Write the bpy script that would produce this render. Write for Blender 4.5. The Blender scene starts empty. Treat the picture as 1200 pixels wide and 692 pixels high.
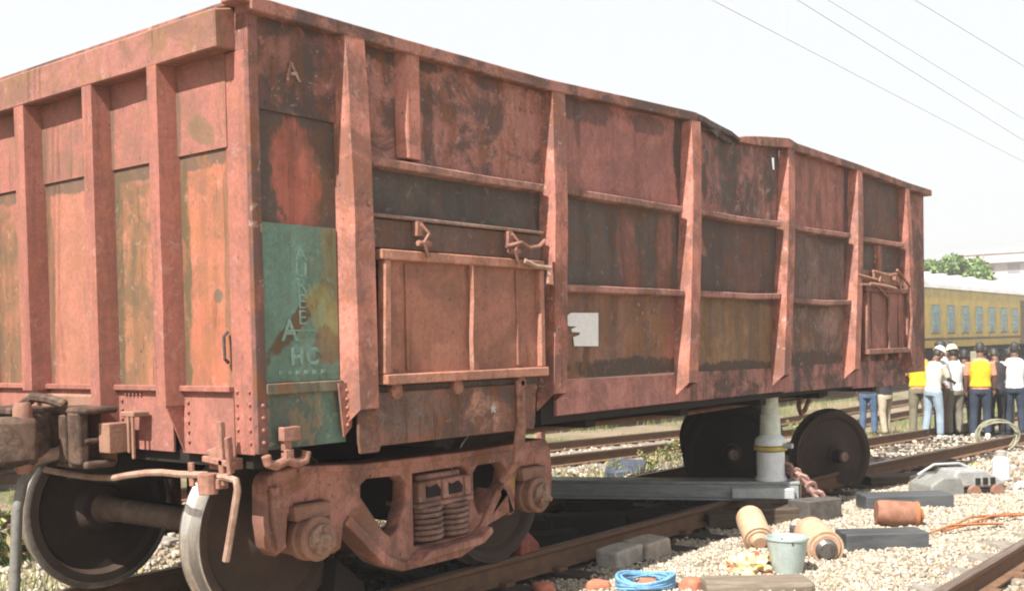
import bpy, bmesh, math, random
import numpy as np
from mathutils import Vector, Matrix, noise
rnd = random.Random(7)
R = math.radians
S = bpy.context.scene
C = S.collection

# ------------------------------------------------------------------ camera
cam = bpy.data.cameras.new('camera'); camo = bpy.data.objects.new('camera', cam); C.objects.link(camo)
yaw, pit, roll = .6754, -.0288, -.0201
d_ = Vector((math.cos(yaw)*math.cos(pit), math.sin(yaw)*math.cos(pit), math.sin(pit)))
r_ = Vector((math.sin(yaw), -math.cos(yaw), 0)); u_ = r_.cross(d_)
r2 = r_*math.cos(roll) + u_*math.sin(roll); u2 = -r_*math.sin(roll) + u_*math.cos(roll)
M = Matrix((r2, u2, -d_)).transposed().to_4x4(); M.translation = (-3.3582, -4.2869, 1.5174)
camo.matrix_world = M
cam.sensor_width = 36; cam.lens = 1286.33/1200*36
cam.shift_y = 93/1200; cam.clip_end = 6000; cam.clip_start = .05
S.camera = camo

# ------------------------------------------------------------------ light
SUN = Vector((-.80, -.075, 1.0)).normalized()
W = bpy.data.worlds.new('World'); S.world = W; W.use_nodes = True
nt = W.node_tree; nt.nodes.clear()
sky = nt.nodes.new('ShaderNodeTexSky'); sky.sky_type = 'NISHITA'; sky.sun_disc = False
sky.sun_elevation = math.asin(SUN.z); sky.sun_rotation = math.atan2(SUN.x, SUN.y)
sky.dust_density = 6; sky.air_density = 1.0; sky.ozone_density = 1.0
mx = nt.nodes.new('ShaderNodeMix'); mx.data_type = 'RGBA'; mx.inputs[0].default_value = .86
mx.inputs[7].default_value = (4.35, 4.4, 4.4, 1)        # bright white hazy sky
bg = nt.nodes.new('ShaderNodeBackground'); bg.inputs[1].default_value = .10
wo = nt.nodes.new('ShaderNodeOutputWorld')
nt.links.new(sky.outputs[0], mx.inputs[6]); nt.links.new(mx.outputs[2], bg.inputs[0]); nt.links.new(bg.outputs[0], wo.inputs[0])
sl = bpy.data.lights.new('sun', 'SUN'); sl.energy = 5.0; sl.angle = R(.5); sl.color = (1, .95, .87)
so = bpy.data.objects.new('sun', sl); C.objects.link(so); so.rotation_euler = SUN.to_track_quat('Z', 'Y').to_euler()
S.view_settings.view_transform = 'Standard'; S.view_settings.look = 'None'
S.view_settings.exposure = 1.25; S.view_settings.gamma = 1
S.cycles.filter_width = 2.0
S.cycles.max_bounces = 6

# ------------------------------------------------------------------ materials
MATS = {}
def newmat(name):
    m = bpy.data.materials.new(name); m.use_nodes = True
    nt = m.node_tree; b = nt.nodes['Principled BSDF']
    return m, nt, b
ALB = .82
def c4(c): return (c[0]*ALB, c[1]*ALB, c[2]*ALB, 1)
class NG:
    def __init__(s, nt): s.nt = nt; s.tc = nt.nodes.new('ShaderNodeTexCoord')
    def link(s, a, b): s.nt.links.new(a, b)
    def map(s, scale=(1,1,1), loc=(0,0,0), rot=(0,0,0)):
        n = s.nt.nodes.new('ShaderNodeMapping'); n.inputs['Scale'].default_value = scale
        n.inputs['Location'].default_value = loc; n.inputs['Rotation'].default_value = rot
        s.link(s.tc.outputs['Object'], n.inputs[0]); return n.outputs[0]
    def noise(s, vec, scale, detail=5, rough=.6, dist=0):
        n = s.nt.nodes.new('ShaderNodeTexNoise'); n.inputs['Scale'].default_value = scale
        n.inputs['Detail'].default_value = detail; n.inputs['Roughness'].default_value = rough
        n.inputs['Distortion'].default_value = dist; s.link(vec, n.inputs['Vector']); return n.outputs[0]
    def ramp(s, fac, a, b, va=0, vb=1):
        n = s.nt.nodes.new('ShaderNodeMapRange'); n.interpolation_type = 'SMOOTHSTEP'
        for i, v in enumerate((a, b, va, vb)): n.inputs[i+1].default_value = v
        s.link(fac, n.inputs[0]); return n.outputs[0]
    def mix(s, fac, a, b, blend='MIX'):
        n = s.nt.nodes.new('ShaderNodeMix'); n.data_type = 'RGBA'; n.blend_type = blend
        if isinstance(fac, (int, float)): n.inputs[0].default_value = fac
        else: s.link(fac, n.inputs[0])
        for i, v in ((6, a), (7, b)):
            if isinstance(v, (tuple, list)): n.inputs[i].default_value = c4(v)
            else: s.link(v, n.inputs[i])
        return n.outputs[2]
    def math(s, op, a, b):
        n = s.nt.nodes.new('ShaderNodeMath'); n.operation = op
        for i, v in ((0, a), (1, b)):
            if isinstance(v, (int, float)): n.inputs[i].default_value = v
            else: s.link(v, n.inputs[i])
        return n.outputs[0]
    def bump(s, bsdf, h, strength=.4, dist=.01):
        n = s.nt.nodes.new('ShaderNodeBump'); n.inputs['Strength'].default_value = strength
        n.inputs['Distance'].default_value = dist
        s.link(h, n.inputs['Height']); s.link(n.outputs[0], bsdf.inputs['Normal'])
    def ell(s, cx, cz, rx, rz, ang, seed, soft=.28, axis=0):       # mask for stains and painted edge shade: an uneven ellipse on the x-z wall
        sp = s.nt.nodes.new('ShaderNodeSeparateXYZ'); s.link(s.tc.outputs['Object'], sp.inputs[0])
        dx = s.math('SUBTRACT', sp.outputs[axis], cx); dz = s.math('SUBTRACT', sp.outputs[2], cz)
        ca, sa = math.cos(ang), math.sin(ang)
        a = s.math('ADD', s.math('MULTIPLY', dx, ca/rx), s.math('MULTIPLY', dz, sa/rx))
        b = s.math('ADD', s.math('MULTIPLY', dx, -sa/rz), s.math('MULTIPLY', dz, ca/rz))
        q = s.math('ADD', s.math('MULTIPLY', a, a), s.math('MULTIPLY', b, b))
        nz = s.noise(s.map(loc=(seed, seed*2, 3), scale=(1,1,.6)), 11, 9, .72)
        q = s.math('ADD', q, s.math('MULTIPLY', s.math('SUBTRACT', nz, .5), 3.4))
        return s.ramp(q, 1+soft, 1-soft)

def paint(name, base, dark=(.075,.052,.045), rustc=(.20,.075,.025), grime=.5, streak=.5, rust=.5, pale=.15,
          seed=0, axis=0, rough=.72, patches=(), gsc=1.3, bump=.5, palec=(.55,.42,.36)):
    if name in MATS: return MATS[name]
    m, nt, b = newmat(name); g = NG(nt)
    o = (seed*3.7, seed*1.9, seed*5.3); grime = min(1, grime*1.25); streak = min(1, streak*.85)
    v = g.map(loc=o); vs = g.map(scale=(5,5,.32), loc=o); vf = g.map(scale=(1,1,.55), loc=o)
    n4 = g.noise(v, 48, 6, .7); n1 = g.noise(v, gsc*1.9, 10, .74, .5); n3 = g.noise(vf, 8.5, 10, .76, .5)
    n2 = g.noise(vs, 2.0, 6, .65); n5 = g.noise(v, 13, 8, .7, .5)
    col = g.mix(g.ramp(n4, .25, .75), tuple(x*.82 for x in base), tuple(min(1, x*1.16) for x in base))
    for (cx, cz, rx, rz, ang, pc, amt) in patches:
        f = g.math('MULTIPLY', g.ell(cx, cz, rx, rz, R(ang), seed+cx, axis=axis), amt)
        col = g.mix(f, col, pc)
    col = g.mix(g.math('MULTIPLY', g.ramp(n1, .43, .57), grime), col, dark)
    col = g.mix(g.math('MULTIPLY', g.ramp(n2, .45, .68), streak), col, tuple(x*.8 for x in dark))
    col = g.mix(g.math('MULTIPLY', g.ramp(n3, .51, .57), rust), col, rustc)
    n7 = g.noise(g.map(scale=(14,14,1.1), loc=o), 1.6, 8, .75); n8 = g.noise(v, 2.2, 4)
    run = g.math('MULTIPLY', g.ramp(n7, .56, .62), g.ramp(n8, .46, .60))
    col = g.mix(g.math('MULTIPLY', run, min(.85, rust+.25)), col, tuple(x*.5 for x in rustc))
    n6 = g.noise(v, 26, 6, .7)
    col = g.mix(g.math('MULTIPLY', g.ramp(n6, .61, .69), min(1, grime+.25)), col, tuple(x*.55 for x in dark))
    col = g.mix(g.math('MULTIPLY', g.ramp(n5, .59, .64), pale), col, palec)
    g.link(col, b.inputs['Base Color'])
    rr = g.ramp(n3, .3, .7, rough-.12, min(1, rough+.15)); g.link(rr, b.inputs['Roughness'])
    b.inputs['Specular IOR Level'].default_value = .3
    h = g.math('ADD', g.math('MULTIPLY', n3, .6), g.math('MULTIPLY', n4, .3))
    g.bump(b, h, bump, .008)
    MATS[name] = m; return m

def plain(name, col, col2=None, rough=.7, metal=0, scale=6, lo=.35, hi=.65, bump=.3, seed=0, stretch=(1,1,1), bd=.006):
    if name in MATS: return MATS[name]
    m, nt, b = newmat(name); g = NG(nt)
    if col2 is None: col2 = tuple(x*.6 for x in col)
    v = g.map(scale=stretch, loc=(seed, seed*2, 0)); n = g.noise(v, scale, 8, .68, .2); f = g.noise(v, scale*8, 4)
    c = g.mix(g.ramp(n, lo, hi), col, col2)
    c = g.mix(g.ramp(f, .3, .8, 0, .35), c, tuple(x*.5 for x in col2))
    if rough > .7: b.inputs['Specular IOR Level'].default_value = .2
    g.link(c, b.inputs['Base Color']); b.inputs['Metallic'].default_value = metal
    g.link(g.ramp(n, .3, .7, max(.05, rough-.12), min(1, rough+.1)), b.inputs['Roughness'])
    g.bump(b, g.math('ADD', n, f), bump, bd)
    MATS[name] = m; return m

PINK = (.35,.135,.105)
m_post = paint('faded red oxide paint on posts', (.46,.19,.145), grime=.45, streak=.35, rust=.4, pale=.3, seed=1, rustc=(.30,.11,.05))
m_post2 = paint('red oxide paint with bare spots', (.43,.17,.13), grime=.5, streak=.3, rust=.5, pale=.45, seed=2)
m_rim = paint('top rim paint', (.33,.15,.12), grime=.7, streak=.1, rust=.6, pale=.3, seed=3)
m_rail_mid = paint('mid rail paint', (.36,.18,.145), grime=.5, streak=.1, rust=.4, pale=.4, seed=4)
m_endpost = paint('sunny end paint', (.35,.135,.104), grime=.22, streak=.35, rust=.2, pale=.15, seed=5, rustc=(.33,.13,.05))
m_endbeam = paint('end beam paint', (.32,.135,.11), grime=.6, streak=.05, rust=.65, pale=.2, seed=6, rustc=(.25,.13,.06), dark=(.16,.09,.06))
m_dark = paint('bare dark steel', (.12,.09,.078), grime=.5, streak=.6, rust=.35, pale=.1, seed=7, rustc=(.12,.05,.03), dark=(.04,.034,.032))
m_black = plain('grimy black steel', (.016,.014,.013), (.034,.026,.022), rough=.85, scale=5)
m_inner = paint('inner wall rust', (.15,.075,.05), grime=.6, streak=.6, rust=.7, seed=8)
m_rusty = plain('rusty cast steel', (.24,.125,.09), (.34,.19,.135), rough=.8, scale=7, bump=.5)
m_rustfit = plain('rusty pink fitting', (.40,.20,.15), (.22,.11,.08), rough=.75, scale=12, bump=.4)
m_bogie = paint('bogie red paint', (.44,.205,.16), grime=.5, streak=.25, rust=.55, pale=.22, seed=9, rustc=(.24,.10,.04), dark=(.085,.052,.042),
                patches=((.98,.42,.34,.07,-47,(.42,.25,.07),.75),(2.08,.42,.28,.055,55,(.42,.26,.07),.7)))
m_bolster = paint('bogie bolster paint', (.42,.22,.18), grime=.5, streak=.2, rust=.4, pale=.35, seed=10)
m_spring = plain('spring steel', (.30,.17,.13), (.13,.075,.058), rough=.7, scale=14)
m_bearing = plain('bearing cap', (.36,.24,.18), (.17,.09,.06), rough=.6, scale=16, metal=.2)
m_wheel = plain('wheel disc', (.055,.038,.031), (.085,.055,.042), rough=.75, scale=5, bump=.3)
m_tread = plain('worn wheel tread', (.70,.67,.62), (.42,.36,.30), rough=.38, metal=.85, scale=9, bump=.1, stretch=(1,4,1))
m_treaddull = plain('dull wheel tread', (.20,.16,.13), (.11,.08,.06), rough=.5, metal=.5, scale=9, bump=.1)
m_axle = plain('axle steel', (.20,.135,.10), (.12,.075,.05), rough=.7, scale=8)
m_coupler = plain('cast coupler', (.14,.09,.065), (.06,.038,.03), rough=.75, scale=9, bump=.5, lo=.4, hi=.6)
m_rod = plain('worn rod', (.42,.29,.22), (.28,.16,.11), rough=.6, scale=14)
m_hose = plain('grey rubber hose', (.22,.21,.19), (.13,.125,.11), rough=.7, scale=8)
m_railside = plain('rail side rust', (.15,.085,.055), (.22,.125,.075), rough=.85, scale=8)
m_railtop = plain('rail head', (.30,.22,.17), (.20,.125,.085), rough=.42, metal=.6, scale=8, stretch=(.2,4,1))
m_sleeper = plain('concrete sleeper', (.33,.30,.26), (.22,.19,.16), rough=.9, scale=8, bump=.5)
m_slshade = plain('shade-tinted concrete sleeper', (.085,.07,.06), (.05,.042,.036), rough=.9, scale=8, bump=.5)  # darker copy of the sleeper concrete, painted for the shade below the wagon
m_conc = plain('concrete block', (.48,.45,.40), (.33,.30,.26), rough=.9, scale=9, bump=.6)
m_white = plain('white paper', (.85,.86,.86), (.78,.78,.76), rough=.7, scale=20, bump=.1)
m_chalk = plain('chalk white', (.62,.62,.55), (.40,.42,.36), rough=.9, scale=40, bump=0, lo=.4, hi=.6)
m_chalk2 = plain('faded stencil white', (.24,.35,.30), (.14,.25,.20), rough=.9, scale=40, bump=0, lo=.35, hi=.65)
GREEN = (.135,.235,.19)

# ------------------------------------------------------------------ mesh helpers
class MB:
    def __init__(s): s.bm = bmesh.new()
    def hexa(s, p):                      # p: 8 corners, bottom loop then top loop
        v = [s.bm.verts.new(q) for q in p]
        for f in ((3,2,1,0),(4,5,6,7),(0,1,5,4),(1,2,6,5),(2,3,7,6),(3,0,4,7)): s.bm.faces.new([v[i] for i in f])
        return s
    def box(s, x0, x1, y0, y1, z0, z1):
        return s.hexa([(x0,y0,z0),(x1,y0,z0),(x1,y1,z0),(x0,y1,z0),(x0,y0,z1),(x1,y0,z1),(x1,y1,z1),(x0,y1,z1)])
    def bar(s, a, b, w, h, up=(0,0,1)):  # rectangular bar from a to b
        a, b = Vector(a), Vector(b); d = (b-a).normalized(); sd = d.cross(Vector(up)).normalized(); u = sd.cross(d)
        p = [a+sd*i*w/2+u*j*h/2 for i, j in ((-1,-1),(1,-1),(1,1),(-1,1))]; q = [x+(b-a) for x in p]
        return s.hexa(p+q)
    def tube(s, pts, r, n=8, cap=True):
        pts = [Vector(p) for p in pts]; rings = []; prev = None
        for i, p in enumerate(pts):
            t = (pts[min(i+1, len(pts)-1)]-pts[max(i-1, 0)]).normalized()
            if prev is None:
                a = Vector((0,0,1)) if abs(t.z) < .9 else Vector((1,0,0)); prev = t.cross(a).normalized()
            u = (prev-t*prev.dot(t)).normalized(); prev = u; w = t.cross(u)
            rr = r[i] if isinstance(r, (list, tuple)) else r
            rings.append([s.bm.verts.new(p+(u*math.cos(k*2*math.pi/n)+w*math.sin(k*2*math.pi/n))*rr) for k in range(n)])
        for A, B in zip(rings, rings[1:]):
            for k in range(n): s.bm.faces.new((A[k], A[(k+1)%n], B[(k+1)%n], B[k]))
        if cap:
            s.bm.faces.new(rings[0][::-1]); s.bm.faces.new(rings[-1])
        return s
    def cyl(s, a, b, r, n=16, r1=None): return s.tube([a, b], [r, r if r1 is None else r1], n)
    def lathe(s, prof, o=(0,0,0), ax=(0,1,0), n=32):   # prof: (along axis, radius)
        o = Vector(o); ax = Vector(ax).normalized(); a = Vector((0,0,1)) if abs(ax.z) < .9 else Vector((1,0,0))
        u = ax.cross(a).normalized(); w = ax.cross(u); rings = []
        for t, r in prof:
            if r < 1e-5: rings.append([s.bm.verts.new(o+ax*t)])
            else: rings.append([s.bm.verts.new(o+ax*t+(u*math.cos(k*2*math.pi/n)+w*math.sin(k*2*math.pi/n))*r) for k in range(n)])
        for A, B in zip(rings, rings[1:]):
            for k in range(n):
                k2 = (k+1) % n
                if len(A) == 1 and len(B) == 1: continue
                if len(A) == 1: s.bm.faces.new((A[0], B[k2], B[k]))
                elif len(B) == 1: s.bm.faces.new((A[k], A[k2], B[0]))
                else: s.bm.faces.new((A[k], A[k2], B[k2], B[k]))
        return s
    def prism(s, poly, y0, y1, plane='xz'):
        def P(a, b, c): return (a, c, b) if plane == 'xz' else (c, a, b) if plane == 'yz' else (a, b, c)
        A = [s.bm.verts.new(P(a, b, y0)) for a, b in poly]; B = [s.bm.verts.new(P(a, b, y1)) for a, b in poly]
        n = len(poly); s.bm.faces.new(A); s.bm.faces.new(B[::-1])
        for i in range(n): s.bm.faces.new((A[i], B[i], B[(i+1)%n], A[(i+1)%n]))
        return s
    def grid(s, f, nu, nv):
        V = [[s.bm.verts.new(f(i/nu, j/nv)) for i in range(nu+1)] for j in range(nv+1)]
        for j in range(nv):
            for i in range(nu): s.bm.faces.new((V[j][i], V[j][i+1], V[j+1][i+1], V[j+1][i]))
        return s
    def build(s, name, mat, parent=None, org=None, smooth=False, bevel=0, solid=0, seg=1, sub=0):
        bmesh.ops.recalc_face_normals(s.bm, faces=s.bm.faces)
        me = bpy.data.meshes.new(name); s.bm.to_mesh(me); s.bm.free()
        if mat: me.materials.append(mat)
        return link(name, me, parent, org, smooth, bevel, solid, seg, sub)
ORG = Vector((0,0,0))
def link(name, me, parent=None, org=None, smooth=False, bevel=0, solid=0, seg=1, sub=0):
    o = bpy.data.objects.new(name, me); C.objects.link(o)
    if org is not None and Vector(org).length > 0: me.transform(Matrix.Translation(-Vector(org)))
    if parent is not None: o.parent = parent
    elif org is not None: o.location = org
    if smooth:
        me.shade_smooth() if hasattr(me, 'shade_smooth') else None
        me.set_sharp_from_angle(angle=R(38))
    if solid:
        md = o.modifiers.new('s', 'SOLIDIFY'); md.thickness = solid; md.offset = 0; o.modifiers.new('e', 'EDGE_SPLIT').split_angle = R(40)
    if bevel:
        md = o.modifiers.new('b', 'BEVEL'); md.width = bevel; md.segments = seg; md.limit_method = 'ANGLE'
        md.angle_limit = R(35)
    if sub:
        md = o.modifiers.new('u', 'SUBSURF'); md.levels = sub; md.render_levels = sub
    return o
def tag(o, label, cat=None, group=None, kind=None):
    if label: o['label'] = label
    if cat: o['category'] = cat
    if group: o['group'] = group
    if kind: o['kind'] = kind
    return o
def thing(name, loc, label, cat, group=None, rz=0):
    o = bpy.data.objects.new(name, None); C.objects.link(o); o.location = loc; o.rotation_euler.z = rz
    o.empty_display_size = .2
    return tag(o, label, cat, group)
def copy_tree(o, parent=None):
    c = o.copy(); C.objects.link(c); c.parent = parent
    for ch in list(o.children): copy_tree(ch, c)
    return c
def curve_plate(name, outer, holes, y0, y1, mat, parent, bevel=.012):
    cu = bpy.data.curves.new(name, 'CURVE'); cu.dimensions = '2D'; cu.fill_mode = 'BOTH'
    for poly in [outer]+holes:
        sp = cu.splines.new('POLY'); sp.points.add(len(poly)-1); sp.use_cyclic_u = True
        for p, (a, b) in zip(sp.points, poly): p.co = (a, b, 0, 1)
    cu.extrude = abs(y1-y0)/2-bevel; cu.bevel_depth = bevel; cu.bevel_resolution = 1; cu.offset = -bevel
    t = bpy.data.objects.new('t', cu); C.objects.link(t)
    dg = bpy.context.evaluated_depsgraph_get(); me = bpy.data.meshes.new_from_object(t.evaluated_get(dg))
    bpy.data.objects.remove(t); bpy.data.curves.remove(cu)
    me.transform(Matrix.Translation((0, (y0+y1)/2, 0)) @ Matrix.Rotation(R(90), 4, 'X'))
    me.materials.clear(); me.materials.append(mat); me.name = name
    return link(name, me, parent)
def text(name, s, size, x, y, z, mat, parent, squash=1, rot=0, bold=0, face='-y'):
    cu = bpy.data.curves.new(name, 'FONT'); cu.body = s; cu.size = size; cu.align_x = 'CENTER'; cu.align_y = 'CENTER'
    cu.extrude = .0004; cu.offset = bold
    t = bpy.data.objects.new('t', cu); C.objects.link(t)
    dg = bpy.context.evaluated_depsgraph_get(); me = bpy.data.meshes.new_from_object(t.evaluated_get(dg))
    bpy.data.objects.remove(t); bpy.data.curves.remove(cu)
    base = Matrix.Rotation(R(90), 4, 'X')
    if face == '-x': base = Matrix.Rotation(R(-90), 4, 'Z') @ base
    me.transform(Matrix.Translation((x, y, z)) @ base @ Matrix.Rotation(rot, 4, 'Z') @ Matrix.Diagonal((squash, 1, 1, 1)))
    me.materials.clear(); me.materials.append(mat); me.name = name
    return link(name, me, parent)

# ------------------------------------------------------------------ ground
def drop(x): return -.025*min(max(x-9, 0), 10)
def sm(a, b, x):
    t = min(max((x-a)/(b-a), 0), 1); return t*t*(3-2*t)
def gz(x, y):
    z = -.205
    z += .055*sm(.35, -.25, y)*sm(-1.95, -1.55, y)         # heaped ballast between the two near tracks
    z -= .12*sm(3.0, 3.9, y)
    z += .12*sm(7.6, 8.6, y)
    z += .02*noise.noise((x*.9, y*.9, 1))*sm(9, 3, abs(y))
    if abs(x) < 60: z += .022*noise.noise((x*3.1, y*3.1, 4))
    return z+drop(x)
xs = [-3000,-900,-300,-120,-60,-30,-18]+list(np.arange(-12, 24.01, .24))+list(np.arange(25, 60, 2))+[70,100,160,300,900,3000]
ys = [-3000,-900,-300,-100,-40,-20,-12]+list(np.arange(-8, 11.01, .2))+[13,16,20,30,60,120,300,900,3000]
V = [(x, y, gz(x, y)) for y in ys for x in xs]; nx = len(xs)
F = [(j*nx+i, j*nx+i+1, (j+1)*nx+i+1, (j+1)*nx+i) for j in range(len(ys)-1) for i in range(nx-1)]
me = bpy.data.meshes.new('ground'); me.from_pydata(V, [], F); me.shade_smooth()
m, nt, b = newmat('ballast ground'); g = NG(nt)
v = g.map(); n1 = g.noise(v, .35, 6, .6); n2 = g.noise(v, 26, 4, .8); n3 = g.noise(v, 1.1, 8, .6)
vor = nt.nodes.new('ShaderNodeTexVoronoi'); vor.inputs['Scale'].default_value = 22; g.link(v, vor.inputs['Vector'])
c = g.mix(g.ramp(n2, .3, .7), (.34,.27,.20), (.58,.49,.38))
c = g.mix(g.ramp(n3, .5, .72, 0, .55), c, (.30,.21,.14))
sp = nt.nodes.new('ShaderNodeSeparateXYZ'); g.link(g.tc.outputs['Object'], sp.inputs[0])
far = g.math('MAXIMUM', g.ramp(sp.outputs[1], 3.2, 4.6), g.ramp(sp.outputs[0], 13, 20))
c = g.mix(far, c, g.mix(g.ramp(n1, .4, .62), (.30,.23,.16), (.13,.14,.055)))
under_shade = g.math('MULTIPLY', g.math('MULTIPLY', g.ramp(sp.outputs[1], .15, .55), g.ramp(sp.outputs[1], 2.9, 2.5)), g.ramp(sp.outputs[0], 13, 9))  # mask for shade painted into the ground under the wagon, over some grime
c = g.mix(g.math('MULTIPLY', under_shade, .85), c, (.045,.036,.03))
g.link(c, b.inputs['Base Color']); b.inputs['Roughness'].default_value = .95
g.bump(b, g.math('ADD', n2, vor.outputs[0]), .8, .03)
me.materials.append(m); go = link('ground', me); tag(go, None, kind='structure')

# loose ballast stones: nobody could count them
def stones(name, n, region, smin, smax, mats, seed, keep=None, kind='stuff'):
    rg = np.random.default_rng(seed)
    bm = bmesh.new(); bmesh.ops.create_icosphere(bm, subdivisions=1, radius=1); bm.verts.ensure_lookup_table()
    bv = np.array([v.co[:] for v in bm.verts]); bf = np.array([[v.index for v in f.verts] for f in bm.faces]); bm.free()
    x = rg.uniform(region[0], region[1], n); y = rg.uniform(region[2], region[3], n)
    if keep is not None:
        k = keep(x, y); x = x[k]; y = y[k]
    n = len(x); s = rg.uniform(smin, smax, n)**1.0
    z = np.array([gz(a, b_) for a, b_ in zip(x, y)])+s*rg.uniform(-.2, .75, n)
    q = rg.normal(size=(n, 4)); q /= np.linalg.norm(q, axis=1)[:, None]; w_, a, b_, c_ = q.T
    Rm = np.stack([np.stack([1-2*(b_*b_+c_*c_), 2*(a*b_-c_*w_), 2*(a*c_+b_*w_)], -1), np.stack([2*(a*b_+c_*w_), 1-2*(a*a+c_*c_), 2*(b_*c_-a*w_)], -1),
                   np.stack([2*(a*c_-b_*w_), 2*(b_*c_+a*w_), 1-2*(a*a+b_*b_)], -1)], 1)
    L = bv[None]*(1+rg.uniform(-.48, .38, (n, 12, 1)))*(s[:, None]*np.array([1, 1, 1]))[:, None, :]*rg.uniform(.5, 1.35, (n, 1, 3))
    P = np.einsum('nij,nkj->nki', Rm, L)+np.stack([x, y, z], -1)[:, None]
    F = bf[None]+(np.arange(n)*12)[:, None, None]
    me = bpy.data.meshes.new(name); me.vertices.add(n*12); me.vertices.foreach_set('co', P.astype(np.float32).ravel())
    me.loops.add(n*60); me.loops.foreach_set('vertex_index', F.astype(np.int32).ravel())
    me.polygons.add(n*20); me.polygons.foreach_set('loop_start', np.arange(0, n*60, 3, dtype=np.int32))
    for mm in mats: me.materials.append(mm)
    me.polygons.foreach_set('material_index', np.repeat(rg.integers(0, len(mats), n), 20).astype(np.int32))
    me.update(calc_edges=True); me.validate()
    o = link(name, me); tag(o, None, kind=kind); return o
def stonemat(name, c): return plain(name, c, tuple(x*.72 for x in c), rough=.9, scale=25, bump=.5)
SM = [stonemat('cream stone', (.56,.48,.38)), stonemat('pale stone', (.66,.60,.51)), stonemat('buff stone', (.46,.37,.27)), stonemat('grey stone', (.38,.35,.31)), stonemat('cream stone b', (.60,.53,.42)), stonemat('cream stone c', (.58,.50,.40)), stonemat('dull brown stone', (.30,.23,.17))]
SM2 = [stonemat('dusty stone', (.36,.28,.21)), stonemat('brown stone', (.27,.19,.13)), stonemat('grey dusty stone', (.36,.32,.27))]
SMD = [stonemat('shade-tinted grimy stone', (.085,.065,.05)), stonemat('shade-tinted grimy stone b', (.12,.09,.07)), stonemat('shade-tinted grimy stone c', (.06,.05,.042))]  # grimy stones, coloured darker still for the shade under the wagon
def clear(x, y): return (np.abs(y-.605) > .10) & (np.abs(y+2.195) > .10) & (np.abs(y-2.35) > .1)
stones('ballast', 72000, (1.2, 9.0, -2.1, .52), .006, .020, SM, 1, clear)['label'] = 'cream crushed stone ballast beside the wagon track'
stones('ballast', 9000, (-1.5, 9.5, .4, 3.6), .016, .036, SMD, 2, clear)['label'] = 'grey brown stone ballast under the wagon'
stones('ballast', 9000, (9.0, 18, -2.1, 3.4), .02, .042, SM+SM2, 3, clear)['label'] = 'loose stone ballast around the track beyond the wagon'
stones('ballast', 5000, (2.6, 8, -3.9, -2.1), .016, .036, SM2+SM[2:4], 4, clear)['label'] = 'brown stone ballast between the rails of the nearer track'
stones('ballast', 7000, (-1.0, 14, 3.4, 7.8), .02, .045, SM+SM2[:1], 5)['label'] = 'sunlit stone ballast behind the wagon'

# ------------------------------------------------------------------ tracks
def rail_mesh(yc, top, x0, x1, mirror=1):
    prof = [(-.07,-.165),(.07,-.165),(.07,-.152),(.012,-.128),(.009,-.045),(.034,-.034),(.035,-.006),(.028,0),(-.028,0),(-.035,-.006),(-.034,-.034),(-.009,-.045),(-.012,-.128),(-.07,-.152)]
    mb = MB(); X = [x0]+[x for x in range(int(x0)+1, 26)]+[x1]; rings = []
    for x in X: rings.append([mb.bm.verts.new((x, yc+a, top+b+drop(x))) for a, b in prof])
    n = len(prof)
    for A, B in zip(rings, rings[1:]):
        for i in range(n):
            f = mb.bm.faces.new((A[i], B[i], B[(i+1)%n], A[(i+1)%n])); f.material_index = 1 if i in (6, 7, 8) else 0
    return mb
def sleeper_mesh(yc, top):
    m = MB().prism([(-.13,-.2),(.13,-.2),(.10,0),(-.10,0)], yc-1.375, yc+1.375)
    return m
def track(yc, top, label, x0, x1, sx):
    t = thing('railway_track', (0,0,0), label, 'railway track'); t['kind'] = 'structure'
    for s in (-1, 1):
        o = rail_mesh(yc+s*.8735, top, x0, x1).build('rail', m_railside, t); o.data.materials.append(m_railtop)
    sb = sleeper_mesh(yc, 0); msl = m_slshade if abs(yc-1.4765) < .1 else m_sleeper; bmesh.ops.recalc_face_normals(sb.bm, faces=sb.bm.faces)
    sme = bpy.data.meshes.new('sleeper'); sb.bm.to_mesh(sme); sb.bm.free(); sme.materials.append(msl)
    fb = MB()
    for s in (-1, 1):
        for q in (-1, 1): fb.box(-.05, .05, yc+s*.8735+q*.10-.035, yc+s*.8735+q*.10+.035, 0, .03)
    bmesh.ops.recalc_face_normals(fb.bm, faces=fb.bm.faces)
    fme = bpy.data.meshes.new('rail_clip'); fb.bm.to_mesh(fme); fb.bm.free(); fme.materials.append(m_railside)
    x = sx[0]
    while x < sx[1]:
        o = link('sleeper', sme, t); o.location = (x, 0, top-.165+drop(x))
        f = link('rail_clip', fme, o)
        x += .62
    return t
track(1.4765, 0, 'rusty railway track under the red wagon', -30, 200, (-1.2, 19.5))
track(-3.065, 0, 'nearer railway track at the lower right of the picture', -30, 200, (1.6, 9))
track(6.1, -.12, 'railway track just behind the red wagon', -30, 200, (-1, 17))
track(10.75, -.02, 'railway track under the yellow train', -30, 200, (-2, 4))

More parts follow.
